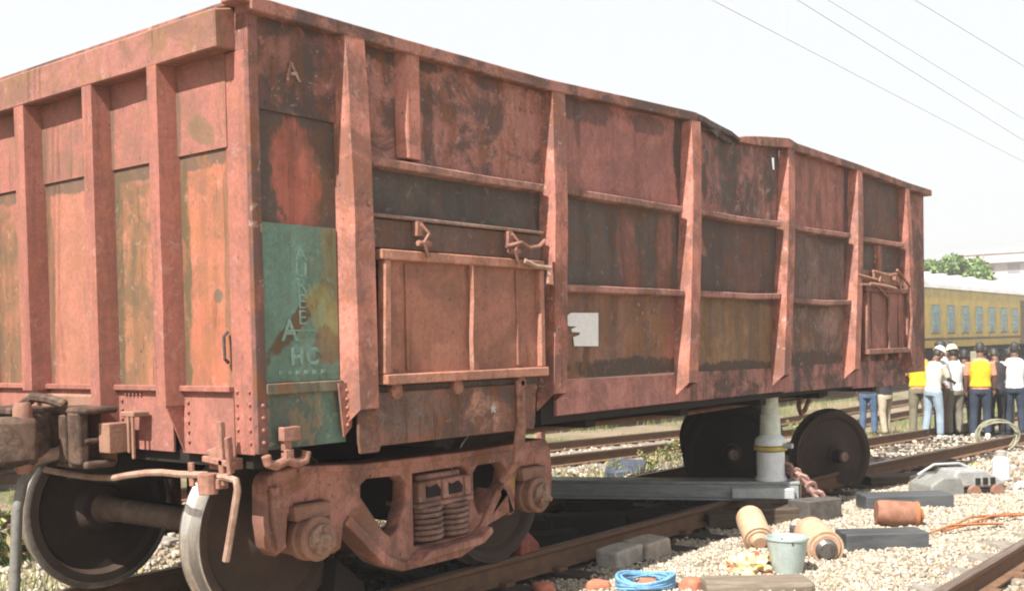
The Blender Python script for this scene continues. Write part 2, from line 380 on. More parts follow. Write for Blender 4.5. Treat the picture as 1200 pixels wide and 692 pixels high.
# ------------------------------------------------------------------ the wagon
LEN = 9.784
P = [.71, 2.44, 4.20, 5.90, 7.53, 9.07]
LEAN = [0, .10, .18, .24, .24, 0]                 # the damaged side leans its posts
def rimz(x): return float(np.interp(x, [0, 1, 2.3, 3.25, 4.25, 4.5, 4.75, 4.95, 5.04, 5.11, 5.3, 5.5, 5.9, 6.1, 6.8, 7.6, 9.08, 9.84], [0, 0, .01, .05, .09, .07, .05, .035, .0, .025, .05, .072, .108, .09, .08, .068, .03, .025]))
def ptop(x): return 3.130+rimz(x)
wag = thing('freight_wagon', (0,0,0), 'derailed rusty red open goods wagon with a dented top edge and a green board', 'freight wagon')
def panel(name, x0, x1, z0, z1, mat, amp=.012, seed=0, y=0, notch=None, nu=14, nv=10, top=None):
    mb = MB()
    def f(u, v):
        x = x0+(x1-x0)*u; zt = top(x) if top else z1; z = z0+(zt-z0)*v; e = math.sin(math.pi*u)**.5*math.sin(math.pi*v)**.5
        d = amp*e*(noise.noise((x*1.7+seed, z*2.1, seed))*1.6+.6*noise.noise((x*5+seed, z*4, 3)))
        return (x, y-d, z)
    mb.grid(f, nu, nv)
    if notch:
        a, b_, c_, d = notch
        fs = [q for q in mb.bm.faces if a < q.calc_center_median().x < b_ and c_ < q.calc_center_median().z < d]
        bmesh.ops.delete(mb.bm, geom=fs, context='FACES')
    return mb.build(name, mat, wag, solid=.012, smooth=True)
def edge_shade_dirt(i, x0, x1, z0, z1, n=5):  # dark ellipses paint shade at edges and under rails, mixed with real grime
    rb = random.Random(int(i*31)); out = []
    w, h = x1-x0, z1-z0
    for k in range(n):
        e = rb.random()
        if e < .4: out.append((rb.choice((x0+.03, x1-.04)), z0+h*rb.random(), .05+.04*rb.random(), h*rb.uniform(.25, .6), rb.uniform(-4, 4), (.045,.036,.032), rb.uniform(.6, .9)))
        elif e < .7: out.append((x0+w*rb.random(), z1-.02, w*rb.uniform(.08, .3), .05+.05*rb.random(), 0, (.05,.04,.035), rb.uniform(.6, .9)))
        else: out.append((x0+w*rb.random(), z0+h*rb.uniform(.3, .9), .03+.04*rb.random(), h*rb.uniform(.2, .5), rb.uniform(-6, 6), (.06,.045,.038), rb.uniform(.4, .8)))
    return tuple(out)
def pm(i, base, **k): return paint('panel paint %d' % i, base, seed=20+i*1.37, **k)
RED = (.40,.165,.145); GRY = (.105,.084,.074); BRN = (.24,.13,.085)
bays = [(P[i], P[i+1]-.15) for i in range(5)]
# upper row
panel('side_panel', P[0], P[1]-.03, 2.50, 3.14, pm(1, patches=edge_shade_dirt(1, P[0], P[1]-.08, 2.5, 3.12), base=(.37,.165,.135), grime=.7, rust=.5, streak=.35, pale=.3), seed=1, top=ptop)
panel('side_panel', P[1], P[2]-.03, 2.50, 3.14, pm(2, patches=edge_shade_dirt(2, P[1], P[2]-.08, 2.5, 3.12), base=RED, grime=.28, rust=.2, streak=.25, pale=.12), seed=2, top=ptop)
panel('side_panel', P[2], P[3]-.03, 2.50, 3.075, pm(3, patches=edge_shade_dirt(3, P[2], P[3]-.06, 2.5, 3.1), base=(.34,.15,.13), grime=.75, rust=.2, streak=.85, pale=.35, dark=(.08,.066,.058)), seed=3, amp=.05, notch=(5.73, 5.80, 3.0, 3.13), nu=48, nv=20, top=ptop)
panel('side_panel', P[3], P[4]-.03, 2.50, 3.14, pm(4, patches=edge_shade_dirt(4, P[3], P[4]-.08, 2.5, 3.12), base=(.37,.15,.125), grime=.32, rust=.3, streak=.5, pale=.15), seed=4, amp=.02, top=ptop)
panel('side_panel', P[4], P[5]-.03, 2.50, 3.14, pm(5, (.14,.075,.06), grime=.6, rust=.4, streak=.5), seed=5, top=ptop)
# middle row
panel('side_panel', P[0], P[1]-.08, 2.0, 2.50, pm(6, patches=edge_shade_dirt(6, P[0], P[1]-.08, 2.05, 2.48, 4), base=GRY, grime=.5, rust=.15, streak=.4, dark=(.055,.048,.044)), seed=6, amp=.006)
panel('side_panel', P[1], P[2]-.08, 1.885, 2.50, pm(7, GRY, grime=.4, rust=.35, streak=.6, patches=edge_shade_dirt(7, P[1], P[2]-.08, 1.9, 2.48, 4)+((3.35,2.1,.14,.36,8,(.30,.11,.085),.9),(3.85,2.15,.12,.38,-6,(.30,.12,.09),.75))), seed=7)
panel('side_panel', P[2], P[3]-.08, 1.885, 2.50, pm(8, (.095,.07,.06), grime=.5, rust=.35, streak=.7, patches=edge_shade_dirt(8, P[2], P[3]-.08, 1.9, 2.48, 4)+((4.38,2.3,.16,.05,-40,(.45,.20,.16),.9),(5.2,2.2,.4,.4,0,(.17,.08,.065),.6))), seed=8)
panel('side_panel', P[3], P[4]-.08, 1.885, 2.50, pm(9, patches=edge_shade_dirt(9, P[3], P[4]-.08, 1.9, 2.5, 4), base=(.21,.13,.11), grime=.5, rust=.3, streak=.6, pale=.2), seed=9)
panel('side_panel', P[4], P[5]-.08, 2.0, 2.50, pm(10, patches=edge_shade_dirt(10, P[4],P[5]-.15,2.0,2.5, 4), base=GRY, grime=.6, rust=.3, streak=.4), seed=10)
# lower row
panel('side_panel', P[0], P[1]-.08, 1.24, 2.0, pm(11, (.12,.075,.06), grime=.5, rust=.4), seed=11)
panel('side_panel', P[1], P[2]-.08, 1.27, 1.885, pm(12, (.27,.14,.095), grime=.4, rust=.6, streak=.35, rustc=(.24,.115,.045), pale=.12, patches=edge_shade_dirt(12, P[1], P[2]-.08, 1.27, 1.88, 4)+((3.95,1.58,.13,.3,0,(.34,.13,.10),.9),(3.4,1.33,.9,.07,0,(.05,.04,.035),.9))), seed=12)
panel('side_panel', P[2], P[3]-.08, 1.25, 1.885, pm(13, (.29,.17,.09), grime=.3, rust=.5, streak=.5, rustc=(.17,.085,.035), patches=edge_shade_dirt(13, P[2], P[3]-.08, 1.27, 1.88, 4)+((4.9,1.27,.8,.07,0,(.05,.04,.035),.9),)), seed=13)
panel('side_panel', P[3], P[4]-.08, 1.25, 1.885, pm(14, (.25,.145,.105), grime=.6, rust=.4, streak=.4, pale=.4, patches=edge_shade_dirt(14, P[3], P[4]-.08, 1.27, 1.88, 4)+((6.9,1.55,.3,.2,0,(.33,.20,.17),.8),(6.4,1.3,.9,.09,0,(.06,.045,.04),.9))), seed=14)
panel('side_panel', P[4], P[5]-.08, 1.24, 2.0, pm(15, (.12,.07,.055), grime=.5, rust=.4), seed=15)
# sill strip
ms = pm(16, (.50,.22,.19), grime=.35, rust=.25, streak=.3, pale=.2)
ms2 = pm(17, (.40,.18,.155), grime=.75, rust=.3, streak=.8, pale=.25)
for i, (a, b_) in enumerate(bays):
    if i == 0: continue
    z0 = (1.0, 1.035, 1.035, 1.02, .985)[i]; z1 = (1.0, 1.04, 1.035, 1.01, .965)[i]
    mb = MB().hexa([(a,-.015,z0),(b_+.15,-.015,z1),(b_+.15,.03,z1),(a,.03,z0),(a,-.015,1.265),(b_+.15,-.015,1.25),(b_+.15,.03,1.25),(a,.03,1.265)])
    mb.build('sill_strip', ms if i == 1 else ms2, wag, bevel=.005)
# end bays
mA = pm(18, patches=edge_shade_dirt(18,.05,.56,2.69,3.12,6), base=(.27,.12,.10), grime=.8, rust=.45, streak=.3, pale=.35)
mB_ = pm(19, (.10,.078,.062), grime=.4, rust=.3, streak=.5, patches=((.29,2.36,.15,.30,4,(.40,.125,.09),1.0),))
mG = pm(20, GREEN, grime=.25, rust=.15, streak=.25, pale=.15, palec=(.30,.42,.34), dark=(.07,.085,.05), patches=((.31,1.69,.36,.045,44,(.12,.07,.042),1.0),(.50,1.95,.06,.45,0,(.22,.20,.10),.8),(.47,1.66,.10,.20,30,(.36,.34,.13),.55),(.46,1.52,.08,.10,20,(.20,.11,.06),.7)))
panel('side_panel', .05, P[0]-.15, 2.675, 3.14, mA, seed=18, y=-.01)
panel('side_panel', .05, P[0]-.15, 2.11, 2.685, mB_, seed=19, y=.004)
gb = panel('painted_board', .055, P[0]-.17, 1.35, 2.13, mG, seed=20, amp=.0012, y=-.006); gb['label'] = 'green painted board with faded white stencil lettering'
panel('side_panel', .03, P[0]-.13, 1.02, 1.29, pm(21, (.12,.20,.16), grime=.4, rust=.45, streak=.3, pale=.3, rustc=(.33,.20,.11)), seed=21, amp=.004)
MB().box(.05, P[0]-.16, -.035, .01, 1.29, 1.345).build('ledge', pm(22, (.20,.19,.13), grime=.4, rust=.6), wag, bevel=.005)
panel('side_panel', P[5], LEN-.02, 1.09, 3.14, pm(23, (.34,.14,.11), grime=.7, rust=.4, streak=.4), seed=23)
# stencil marks on the board
for k, ch in enumerate('AUREE'): text('stencil_letter', ch, .105, .30, -.0145, 1.985-.08*k, m_chalk2, wag, squash=1.1)
for k in range(9):
    a = R(14+k*19); cx = .295-.19*math.cos(a); cz = 1.80+.25*math.sin(a)
    if k != 4: text('stencil_mark', ':' if k % 2 else '=', .06, cx, -.0145, cz, m_chalk2, wag, rot=R(76-k*19))
MB().box(.20, .40, -.0145, -.0125, 1.60, 1.607).build('stencil_line', m_chalk2, wag)
text('stencil_letter', 'A', .15, .215, -.0145, 1.68-.08, m_chalk2, wag, bold=.003)
for ch, x in (('H', .26), ('C', .36)): text('stencil_letter', ch, .12, x, -.0145, 1.47, m_chalk2, wag, bold=.004)
for k in range(6): MB().box(.14+.055*k, .165+.055*k, -.0145, -.0125, 1.385, 1.405).build('stencil_dash', m_chalk2, wag)
text('chalk_letter', 'A', .14, .26, -.032, 2.88, plain('faint chalk', (.46,.38,.33), (.24,.12,.10), rough=.9, scale=30, bump=0, lo=.4, hi=.55), wag, bold=.002, rot=.12)
# corner angle
mb = MB().box(-.012, .0, .0, .155, 1.0, 2.95)
mb.build('corner_post', m_endpost, wag, bevel=.004)
MB().box(-.010, .0, .0, .16, 2.951, 3.15).build('corner_top', mA, wag)
MB().box(-.011, .052, -.030, .0, 1.005, 3.15).build('corner_angle', paint('corner angle paint', (.27,.11,.09), grime=.6, rust=.6, pale=.35, seed=50), wag, bevel=.004)
# side posts: folded hat plates, deeper towards the foot, hollow at the bottom
def side_post(p, mat, seed, w=.13):
    mb = MB(); rows = []
    N = 14; le = LEAN[min(range(6), key=lambda q: abs(P[q]-p))]; p0 = p; zt = 3.125+rimz(p)
    for k in range(N+1):
        t = k/N; z = 1.19+(zt-1.19)*t; p = p0+le*(t-.40); d = .118-.045*t**3
        j = .008*noise.noise((z*2.3, seed, 0)); j2 = .008*noise.noise((z*2.9, seed, 7))
        zl = z-(.11 if k == 0 else 0)
        rows.append([mb.bm.verts.new(q) for q in ((p-w-.018-.012*(1-t), -.002, zl), (p-w+j, -d+j2, z), (p+j, -d-j2*.5, z), (p+.028, -.002, z-(.06 if k == 0 else 0)))])
    for A, B in zip(rows, rows[1:]):
        for i in range(3): mb.bm.faces.new((A[i], A[i+1], B[i+1], B[i]))
    return mb.build('side_post', mat, wag, solid=.012, bevel=.005)
for i, p in enumerate(P): side_post(p, m_post if i % 2 == 0 else m_post2, i*2.7+1, .13 if i < 5 else .11)
# gusset with rivets below the first post
MB().prism([(.50,1.33),(.60,1.33),(.585,1.10),(.53,1.05)], -.05, -.038).build('gusset', m_post, wag)
rv = MB()
for k in range(5): rv.lathe([(0,.0),(0,.011),(.008,.008),(.011,0)], (.555,-.05,1.11+.045*k), (0,-1,0), 8)
rv.build('rivets', m_post2, wag)['kind'] = 'stuff'
# mid rails
def midrail(x0, x1, z, droop=0, seed=0, mat=None):
    mb = MB(); N = 10; rows = []
    for k in range(N+1):
        t = k/N; x = x0+(x1-x0)*t; zz = z+droop*math.sin(math.pi*t)+.006*noise.noise((x*1.5, seed, 1)); d = .075+.012*noise.noise((x*2, seed, 5))
        rows.append([mb.bm.verts.new(q) for q in ((x,-.004,zz),(x,-d,zz-.004),(x,-d,zz-.05),(x,-.004,zz-.058))])
    for A, B in zip(rows, rows[1:]):
        for i in range(4): mb.bm.faces.new((A[i], A[(i+1)%4], B[(i+1)%4], B[i]))
    mb.bm.faces.new(rows[0]); mb.bm.faces.new(rows[-1][::-1])
    return mb.build('mid_rail', mat or m_rail_mid, wag, bevel=.006)
midrail(P[0]+.01, P[1]-.17, 2.525, 0, 1); midrail(P[1]+.01, P[2]-.17, 2.535, 0, 2); midrail(P[2]+.01, P[3]-.14, 2.55, -.015, 3)
midrail(P[3]+.01, P[4]-.17, 2.55, -.01, 4); midrail(P[4]+.01, P[5]-.17, 2.54, 0, 5)
midrail(P[1]+.01, P[2]-.17, 1.90, 0, 6); midrail(P[2]+.01, P[3]-.14, 1.91, -.01, 7); midrail(P[3]+.01, P[4]-.17, 1.885, -.012, 8)
# short stub post
mb = MB(); mb.prism([(1.00,-.003),(1.045,-.065),(1.145,-.065),(1.16,-.003)], 2.545, 3.125, 'xy'); mb.build('stub_post', m_post, wag, bevel=.005)
mb = MB(); mb.prism([(8.16,-.003),(8.19,-.05),(8.27,-.05),(8.29,-.003)], 2.2, 2.48, 'xy'); mb.build('stub_post', m_post2, wag, bevel=.005)
# top rim, kinked where it was struck
def rim_piece(pts, mat, name='top_rim'):
    mb = MB(); rows = []
    for x, dy, dz, th in pts:
        z1 = 3.188+dz; z0 = z1-th
        rows.append([mb.bm.verts.new((x, y+dy, z)) for y, z in ((-.08,z0),(-.08,z1),(.05,z1),(.05,z0))])
    for A, B in zip(rows, rows[1:]):
        for i in range(4): mb.bm.faces.new((A[i], A[(i+1)%4], B[(i+1)%4], B[i]))
    mb.bm.faces.new(rows[0]); mb.bm.faces.new(rows[-1][::-1]); return mb.build(name, mat, wag, bevel=.006)
rim_piece([(x, 0, rimz(x), .07) for x in (-.02, 1, 2.3, 2.8, 3.25, 3.8, 4.18, 4.27)], m_rim)
rim_piece([(x, y, rimz(x)+j, th) for x, y, j, th in ((4.275,0,-.004,.05),(4.4,.01,.004,.05),(4.5,.005,-.006,.055),(4.66,.03,.004,.045),(4.78,.015,-.008,.05),(4.92,.04,.004,.04),(5.04,.03,0,.035))], m_dark, 'crumpled_rim')['label'] = 'dark crumpled length of the top rim'
rim_piece([(x, y, rimz(x), th) for x, y, th in ((5.03,.05,.04),(5.11,.03,.055),(5.3,.025,.075),(5.5,.015,.085),(5.7,.0,.085),(5.9,-.012,.085),(5.97,-.012,.08),(6.1,0,.075),(6.4,0,.07),(6.8,0,.07),(7.6,0,.07),(9.08,0,.07),(9.84,0,.07))], m_rim)
MB().grid(lambda u, v: (4.28+.76*u, -.03+.03*math.sin(u*9)+.04*v*math.sin(u*14), 3.150+rimz(4.28+.76*u)-(.045+.03*math.sin(u*11)**2)*v), 18, 3).build('torn_flap', m_dark, wag, solid=.008)
# end wall
YE = [.56, 1.165, 1.89, 2.50]
def endpanel(y0, y1, z0, z1, mat, x=0, seed=0, amp=.008):
    mb = MB()
    def f(u, v):
        y = y0+(y1-y0)*u; z = z0+(z1-z0)*v
        return (x-amp*math.sin(math.pi*u)*math.sin(math.pi*v)*noise.noise((y*2, z*2, seed)), y, z)
    mb.grid(f, 6, 10); return mb.build('end_panel', mat, wag, solid=.012, smooth=True)
OC = (.21,.105,.055)
edges = [.14]+[q for y in YE for q in (y+.012, y+.09)]+[2.93]
cells = [(.14, YE[0]+.01), (YE[0]+.09, YE[1]+.01), (YE[1]+.09, YE[2]+.01), (YE[2]+.10, YE[3]+.01), (YE[3]+.09, 2.93)]
def emat(i, base, **k): return paint('end panel paint %d' % i, base, seed=70+i*2.1, gsc=1.8, **k)
for i, (a, b_) in enumerate(cells):
    w_ = b_-a
    st = [(b_-.02,1.95,.075,.75,0,(.10,.075,.04),(.95,.95,.7,.8,.7)[i]), (a+.03,1.75,.03,.6,0,(.14,.09,.05),.6), ((a+b_)/2,2.47,w_*.7,.05,0,(.10,.075,.055),.85)]
    if i == 0: st += [(.33,1.52,.14,.22,0,(.40,.125,.075),.7), (.25,1.78,.04,.035,0,(.12,.10,.07),.9)]
    if i in (1, 3): st += [((a+b_)/2+.05,1.8,.12,.6,0,(.25,.13,.055),.5)]
    endpanel(a, b_, 2.50, 3.0, emat(i, (.34,.13,.105), grime=.3, streak=.2, rust=.35, pale=.1, rustc=(.20,.125,.06), dark=(.11,.085,.06), axis=1, patches=((a+w_*.45,2.60,.12,.06,25,(.15,.11,.055),.65 if i == 0 else .15),(b_-.03,2.7,.03,.2,0,(.10,.08,.05),.7))), x=-.012, seed=i)
    endpanel(a, b_, 1.31, 2.496, emat(10+i, ((.40,.145,.09),(.36,.15,.095),(.385,.155,.11),(.36,.135,.1),(.36,.13,.1))[i], grime=(.35,.6,.2,.6,.4)[i], streak=(.4,.6,.2,.45,.3)[i], rust=(.45,.7,.25,.7,.5)[i], pale=.2, rustc=OC if i in (1, 3) else (.30,.125,.055), dark=(.12,.085,.05), axis=1, patches=st), x=0, seed=i+9)
    endpanel(a, b_, .99, 1.305, emat(20+i, (.36,.145,.115), grime=.25, streak=.2, rust=.25, pale=.3, rustc=(.22,.10,.06)), x=-.012, seed=i+20)
    MB().box(-.045, 0, a, b_, 1.305, 1.335).build('ledge', m_endpost, wag, bevel=.004)
def end_post(y0, w, zb, seed, gus):
    mb = MB(); rows = []
    for k in range(11):
        t = k/10; z = zb+(2.965-zb)*t; j = .004*noise.noise((z*3, seed, 2))
        rows.append([mb.bm.verts.new(q) for q in ((-.002,y0-.012,z),(-.118,y0+j,z),(-.118,y0+w+j,z),(-.002,y0+w+.012,z))])
    for A, B in zip(rows, rows[1:]):
        for i in range(3): mb.bm.faces.new((A[i], A[i+1], B[i+1], B[i]))
    o = mb.build('end_post', m_endpost, wag, solid=.012, bevel=.004)
    if gus:
        MB().prism([(-.118,zb),(-.02,1.0),(-.02,zb)], y0-.006, y0+.006, 'xz').build('gusset', m_endpost, wag)
    return o
end_post(YE[0], .075, 1.235, 1, True); end_post(YE[1], .085, 1.02, 2, False); end_post(YE[2], .10, 1.30, 3, True); end_post(YE[3], .09, 1.1, 4, True)
mb = MB(); rows = []
for k in range(13):
    y = .065+(2.93-.065)*k/12; j = .006*noise.noise((y*2, 3, 3))
    rows.append([mb.bm.verts.new(q) for q in ((-.005,y,2.955),(-.125+j,y,2.945),(-.128+j,y,3.13),(-.005,y,3.16))])
for A, B in zip(rows, rows[1:]):
    for i in range(4): mb.bm.faces.new((A[i], A[(i+1)%4], B[(i+1)%4], B[i]))
mb.bm.faces.new(rows[0]); mb.bm.faces.new(rows[-1][::-1]); mb.build('end_beam', m_endbeam, wag, bevel=.008)
MB().box(-.04, .045, .052, 2.95, 3.162, 3.19).build('top_rim', m_rim, wag, bevel=.006)
MB().box(-.10, .0, -.07, .05, 3.152, 3.182).build('rim_corner', m_rim, wag, bevel=.006)
rv = MB()
for y in (.02, .115):
    for k in range(5): rv.lathe([(0,0),(0,.011),(.008,.008),(.011,0)], (-.012 if y > .05 else -.012, y, 1.06+.062*k), (-1,0,0), 8)
for k in range(4): rv.lathe([(0,0),(0,.011),(.008,.008),(.011,0)], (.025,-.03,1.06+.06*k), (0,-1,0), 8)
for y in (YE[0]-.05, YE[1]-.05):
    for k in range(5): rv.lathe([(0,0),(0,.011),(.008,.008),(.011,0)], (-.02, y, 1.05+.05*k), (-1,0,0), 8)
for k in range(5): rv.lathe([(0,0),(0,.010),(.008,.008),(.011,0)], (-.02, .93+.035*k, 1.285), (-1,0,0), 8)
rv.build('rivets', m_endpost, wag)['kind'] = 'stuff'
for (y, z0, z1) in ((1.24, 1.50, 1.62), (.17, 1.45, 1.6)):
    MB().tube([(-.02,y,z1),(-.05,y-.01,z1-.02),(-.05,y-.012,z0+.02),(-.02,y,z0)], .009, 6).build('lashing_ring', m_dark, wag)
MB().tube([(-.02,1.32,1.46),(-.03,1.24,1.455),(-.03,1.21,1.40)], .009, 6).build('lashing_ring', m_dark, wag)
# far walls and floor
MB().box(.02, LEN-.02, 2.935, 2.955, 1.0, 3.14).build('far_side_wall', m_inner, wag)
MB().box(0, LEN, 2.9, 3.04, 3.115, 3.185).build('top_rim', m_rim, wag)
for p in P: MB().box(p-.13, p, 2.956, 3.08, 1.15, 3.11).build('side_post', m_post2, wag)
MB().box(LEN-.02, LEN, .02, 2.93, 1.09, 3.14).build('far_end_wall', m_inner, wag)
MB().box(LEN, LEN+.13, .06, 2.9, 2.95, 3.145).build('end_beam', m_rim, wag)
for y in YE: MB().box(LEN+.001, LEN+.12, y, y+.08, 1.1, 2.945).build('end_post', m_post2, wag)
MB().box(.02, LEN-.02, .02, 2.93, 1.19, 1.21).build('floor', m_inner, wag)
# underframe
MB().box(.0, LEN, 1.2, 1.75, .78, 1.185).build('centre_sill', m_black, wag)
for x in (.06, 1.35, 2.9, 4.2, 5.6, 6.9, 8.3):
    MB().box(x, x+.12, .08, 2.87, .92, 1.188).build('cross_bearer', m_black, wag)
MB().box(.02, .12, .05, 2.9, .93, 1.0).build('headstock', m_black, wag)
mb = MB().box(2.3, 8.9, .012, .12, .985, 1.18); mb.build('sole_bar', m_black, wag)
mb = MB().box(.04, .58, .012, .12, 1.03, 1.18); mb.build('sole_bar', m_black, wag)
MB().tube([(2.6,.8,.86),(5.5,.85,.83),(8.2,.9,.86)], .022, 6).build('brake_pipe', m_rusty, wag)
MB().box(2.75, 4.7, 2.05, 2.2, .42, .96).build('gap_blocker', m_black, wag, bevel=.03)  # added dark box that hides bright far ground in the gap below the body
MB().cyl((3.6,2.5,.78),(4.4,2.5,.78),.16,16).build('brake_cylinder', m_black, wag)
for y in (.52,): MB().tube([(6.75,y,1.0),(6.62,y,.80),(6.66,y,.72),(6.76,y,.72),(6.95,y,1.0)], .028, 6).build('brake_hanger', m_rustfit, wag)
MB().tube([(7.1,.35,1.02),(6.98,.33,.82),(7.03,.33,.75),(7.12,.33,.78),(7.35,.33,1.0)], .025, 6).build('brake_hanger', m_rustfit, wag)
# near side door and the far one, in the same frame of the side
mdp = [pm(40, (.39,.165,.115), grime=.3, rust=.35, streak=.25, pale=.05, rustc=(.25,.13,.06)), pm(41, (.38,.16,.13), grime=.35, rust=.25, streak=.4, pale=.05)]
mdf = paint('door frame paint', (.46,.215,.15), grime=.3, rust=.4, streak=.1, pale=.4, seed=44)
def door(x0, x1, z0, z1, k, tilt=0):
    fr = MB()
    y0, y1 = -.13, -.07
    fr.box(x0, x1, y0, y1, z1-.055, z1); fr.box(x0, x1, y0-.02, y1, z0, z0+.055)
    fr.hexa([(x0,y0+.002,z0+.056),(x0+.055,y0+.002,z0+.056),(x0+.055,y1,z0+.056),(x0,y1,z0+.056),(x0+.025,y0+.002,z1-.056),(x0+.07,y0+.002,z1-.056),(x0+.07,y1,z1-.056),(x0+.025,y1,z1-.056)])
    fr.box(x1-.05, x1-.005, y0+.002, y1, z0+.056, z1-.056)
    d = fr.build('side_door', mdf, wag, bevel=.006); d['label'] = 'hinged side door of the nearest wide bay' if k == 0 else 'hinged side door of the far bay, its top bar bent'
    xm = (x0+x1)/2
    mb = MB(); mb.grid(lambda u, v: (x0+.04+(x1-x0-.07)*u, -.088+.010*noise.noise((u*4, v*3, k)), z0+.04+(z1-z0-.07)*v), 16, 8)
    mb.build('door_panel', mdp[k], d, solid=.01, smooth=True)
    MB().tube([(xm+.02,-.115,z1-.056),(xm+.018,-.118,z0+.45),(xm+.002,-.118,z0+.25),(xm+.005,-.118,z0+.056)], .016, 4).build('door_stiffener', mdf, d)
    for xq in (x0+.20, x1-.26): MB().box(xq, xq+.02, -.104, -.09, z0+.07, z1-.07).build('door_stiffener', mdp[k], d, bevel=.004)
    for xq in (x0+.33, x1-.30):
        h = MB(); h.box(xq-.022, xq+.022, -.10, -.06, z1+.09, z1+.17); h.cyl((xq-.05,-.125,z1+.045),(xq+.05,-.125,z1+.045),.016,8)
        h.tube([(xq-.015,-.12,z1+.15),(xq+.025,-.14,z1+.10),(xq-.02,-.145,z1+.05),(xq+.02,-.14,z1-.03)], .010, 6)
        h.build('hinge', m_rustfit, d)
    for xq in (x0+.12, x0+.62, x1-.22): MB().lathe([(0,0),(.0,.05),(.05,.045),(.06,.02),(.06,0)], (xq,-.05,z0-.035), (0,-1,0), 10).build('door_lug', m_rustfit, d, smooth=True)
    return d
d1 = door(.755, 2.185, 1.31, 2.03, 0)
MB().box(.715, 2.24, -.06, -.012, 2.04, 2.20).build('door_bar', pm(45, (.16,.10,.08), grime=.4, rust=.3, pale=.2), wag, bevel=.006)
MB().box(.715, 2.24, -.085, -.012, 2.203, 2.222).build('door_bar_flange', pm(46, (.30,.20,.16), grime=.3, rust=.3, pale=.5), wag, bevel=.004)
MB().tube([(1.80,-.13,2.10),(1.92,-.15,2.13),(2.0,-.15,2.10),(2.12,-.14,2.12),(2.2,-.12,2.16)], .012, 6).build('latch_rod', m_rustfit, wag)
MB().tube([(1.95,-.15,2.02),(2.05,-.16,1.99),(2.2,-.16,1.985)], .016, 6).build('latch_rod', m_rod, wag)
mdf = paint('far door frame paint', (.36,.17,.125), grime=.5, rust=.5, pale=.3, seed=45)
d2 = door(7.62, 8.88, 1.33, 2.03, 1)
for k in range(4):
    a = (7.45+.12*k+rnd.uniform(-.1, .1), -.10-.05*rnd.random(), 2.03+.16*rnd.random())
    MB().tube([a, (a[0]+.35, a[1]-.03, a[2]+rnd.uniform(-.04, .06)), (a[0]+.75, a[1], a[2]+rnd.uniform(-.12, .02))], .014+.008*rnd.random(), 5).build('bent_bar', m_rustfit if k % 2 else m_rusty, wag)
MB().tube([(8.45,-.15,2.22),(8.8,-.16,2.06),(8.86,-.16,1.7),(8.80,-.15,1.36)], .014, 6).build('bent_bar', m_rustfit, wag)
MB().box(7.5, 9.0, -.05, -.012, 2.06, 2.20).build('door_bar', m_rusty, wag, bevel=.006)
# bottom skirt under the near door
mk = pm(47, (.24,.115,.085), grime=.65, rust=.6, streak=.7, pale=.15, patches=((1.62,1.12,.15,.13,0,(.52,.27,.20),.85),(1.0,1.15,.25,.12,0,(.17,.12,.10),.8)))
sk = MB(); sk.prism([(.60,1.27),(2.13,1.265),(2.115,1.02),(2.10,.98),(.76,.985),(.75,.955),(.61,.955),(.60,1.02)], -.085, -.065)
sk.build('bottom_skirt', mk, wag, bevel=.004)
mb = MB().box(.58, 2.14, -.066, .0, 1.268, 1.30); mb.build('ledge', m_dark, wag)
m_chalk3 = plain('faded white dab', (.44,.36,.30), (.25,.16,.12), rough=.9, scale=30, bump=0)
st = MB(); pts = []
for k in range(10):
    a = k*math.pi/5+.3; r = (.035 if k % 2 == 0 else .02)*rnd.uniform(.6, 1.3); pts.append((1.70+r*math.cos(a), 1.13+r*math.sin(a)))
st.prism(pts, -.089, -.0855); st.build('paint_splash', m_chalk, wag)
for (x, z) in ((3.5,1.72),(3.6,1.66),(3.42,1.68),(3.52,1.60),(3.66,1.74),(3.45,1.78),(6.85,1.68),(6.2,1.58)):
    n_ = 7; pl = [(x+(.004+.010*rnd.random())*math.cos(k*2*math.pi/n_), z+(.004+.016*rnd.random())*math.sin(k*2*math.pi/n_)) for k in range(n_)]
    MB().prism(pl, -.026, -.0225).build('paint_splash', m_chalk3, wag)
# torn white paper notice
nb = MB(); nb.prism([(2.57,1.695),(2.61,1.712),(2.93,1.715),(2.925,1.485),(2.64,1.49),(2.63,1.55),(2.70,1.565),(2.71,1.58),(2.615,1.585),(2.61,1.605),(2.675,1.62),(2.57,1.625)], -.022, -.019)
nb.build('paper_notice', m_white, wag)['label'] = 'torn blank white paper notice pasted on the side'
# anchor shaped lifting hook under the corner
h = MB(); h.box(.125, .175, -.06, -.03, 1.0, 1.13); h.box(.11, .22, -.075, -.032, 1.06, 1.13)
h.tube([(.02,-.05,1.0),(.03,-.05,.96),(.08,-.05,.945),(.15,-.05,.965),(.21,-.05,.945),(.26,-.05,.955),(.275,-.05,1.0)], .026, 8); h.box(.125, .18, -.07, -.03, .95, 1.02)
h.build('lifting_hook', m_rustfit, wag, bevel=.005)
# strap hanging beside the bogie
h = MB(); h.bar((1.945,-.10,1.29),(1.95,-.10,1.02),.075,.02,(0,1,0)); h.bar((1.95,-.10,1.03),(1.935,-.075,.78),.085,.025,(0,1,0)); h.bar((1.935,-.08,.80),(1.90,.02,.66),.05,.03,(0,1,0)); h.cyl((1.945,-.12,1.18),(1.945,-.09,1.18),.018,8)
h.build('bogie_strap', m_rustfit, wag, bevel=.004)
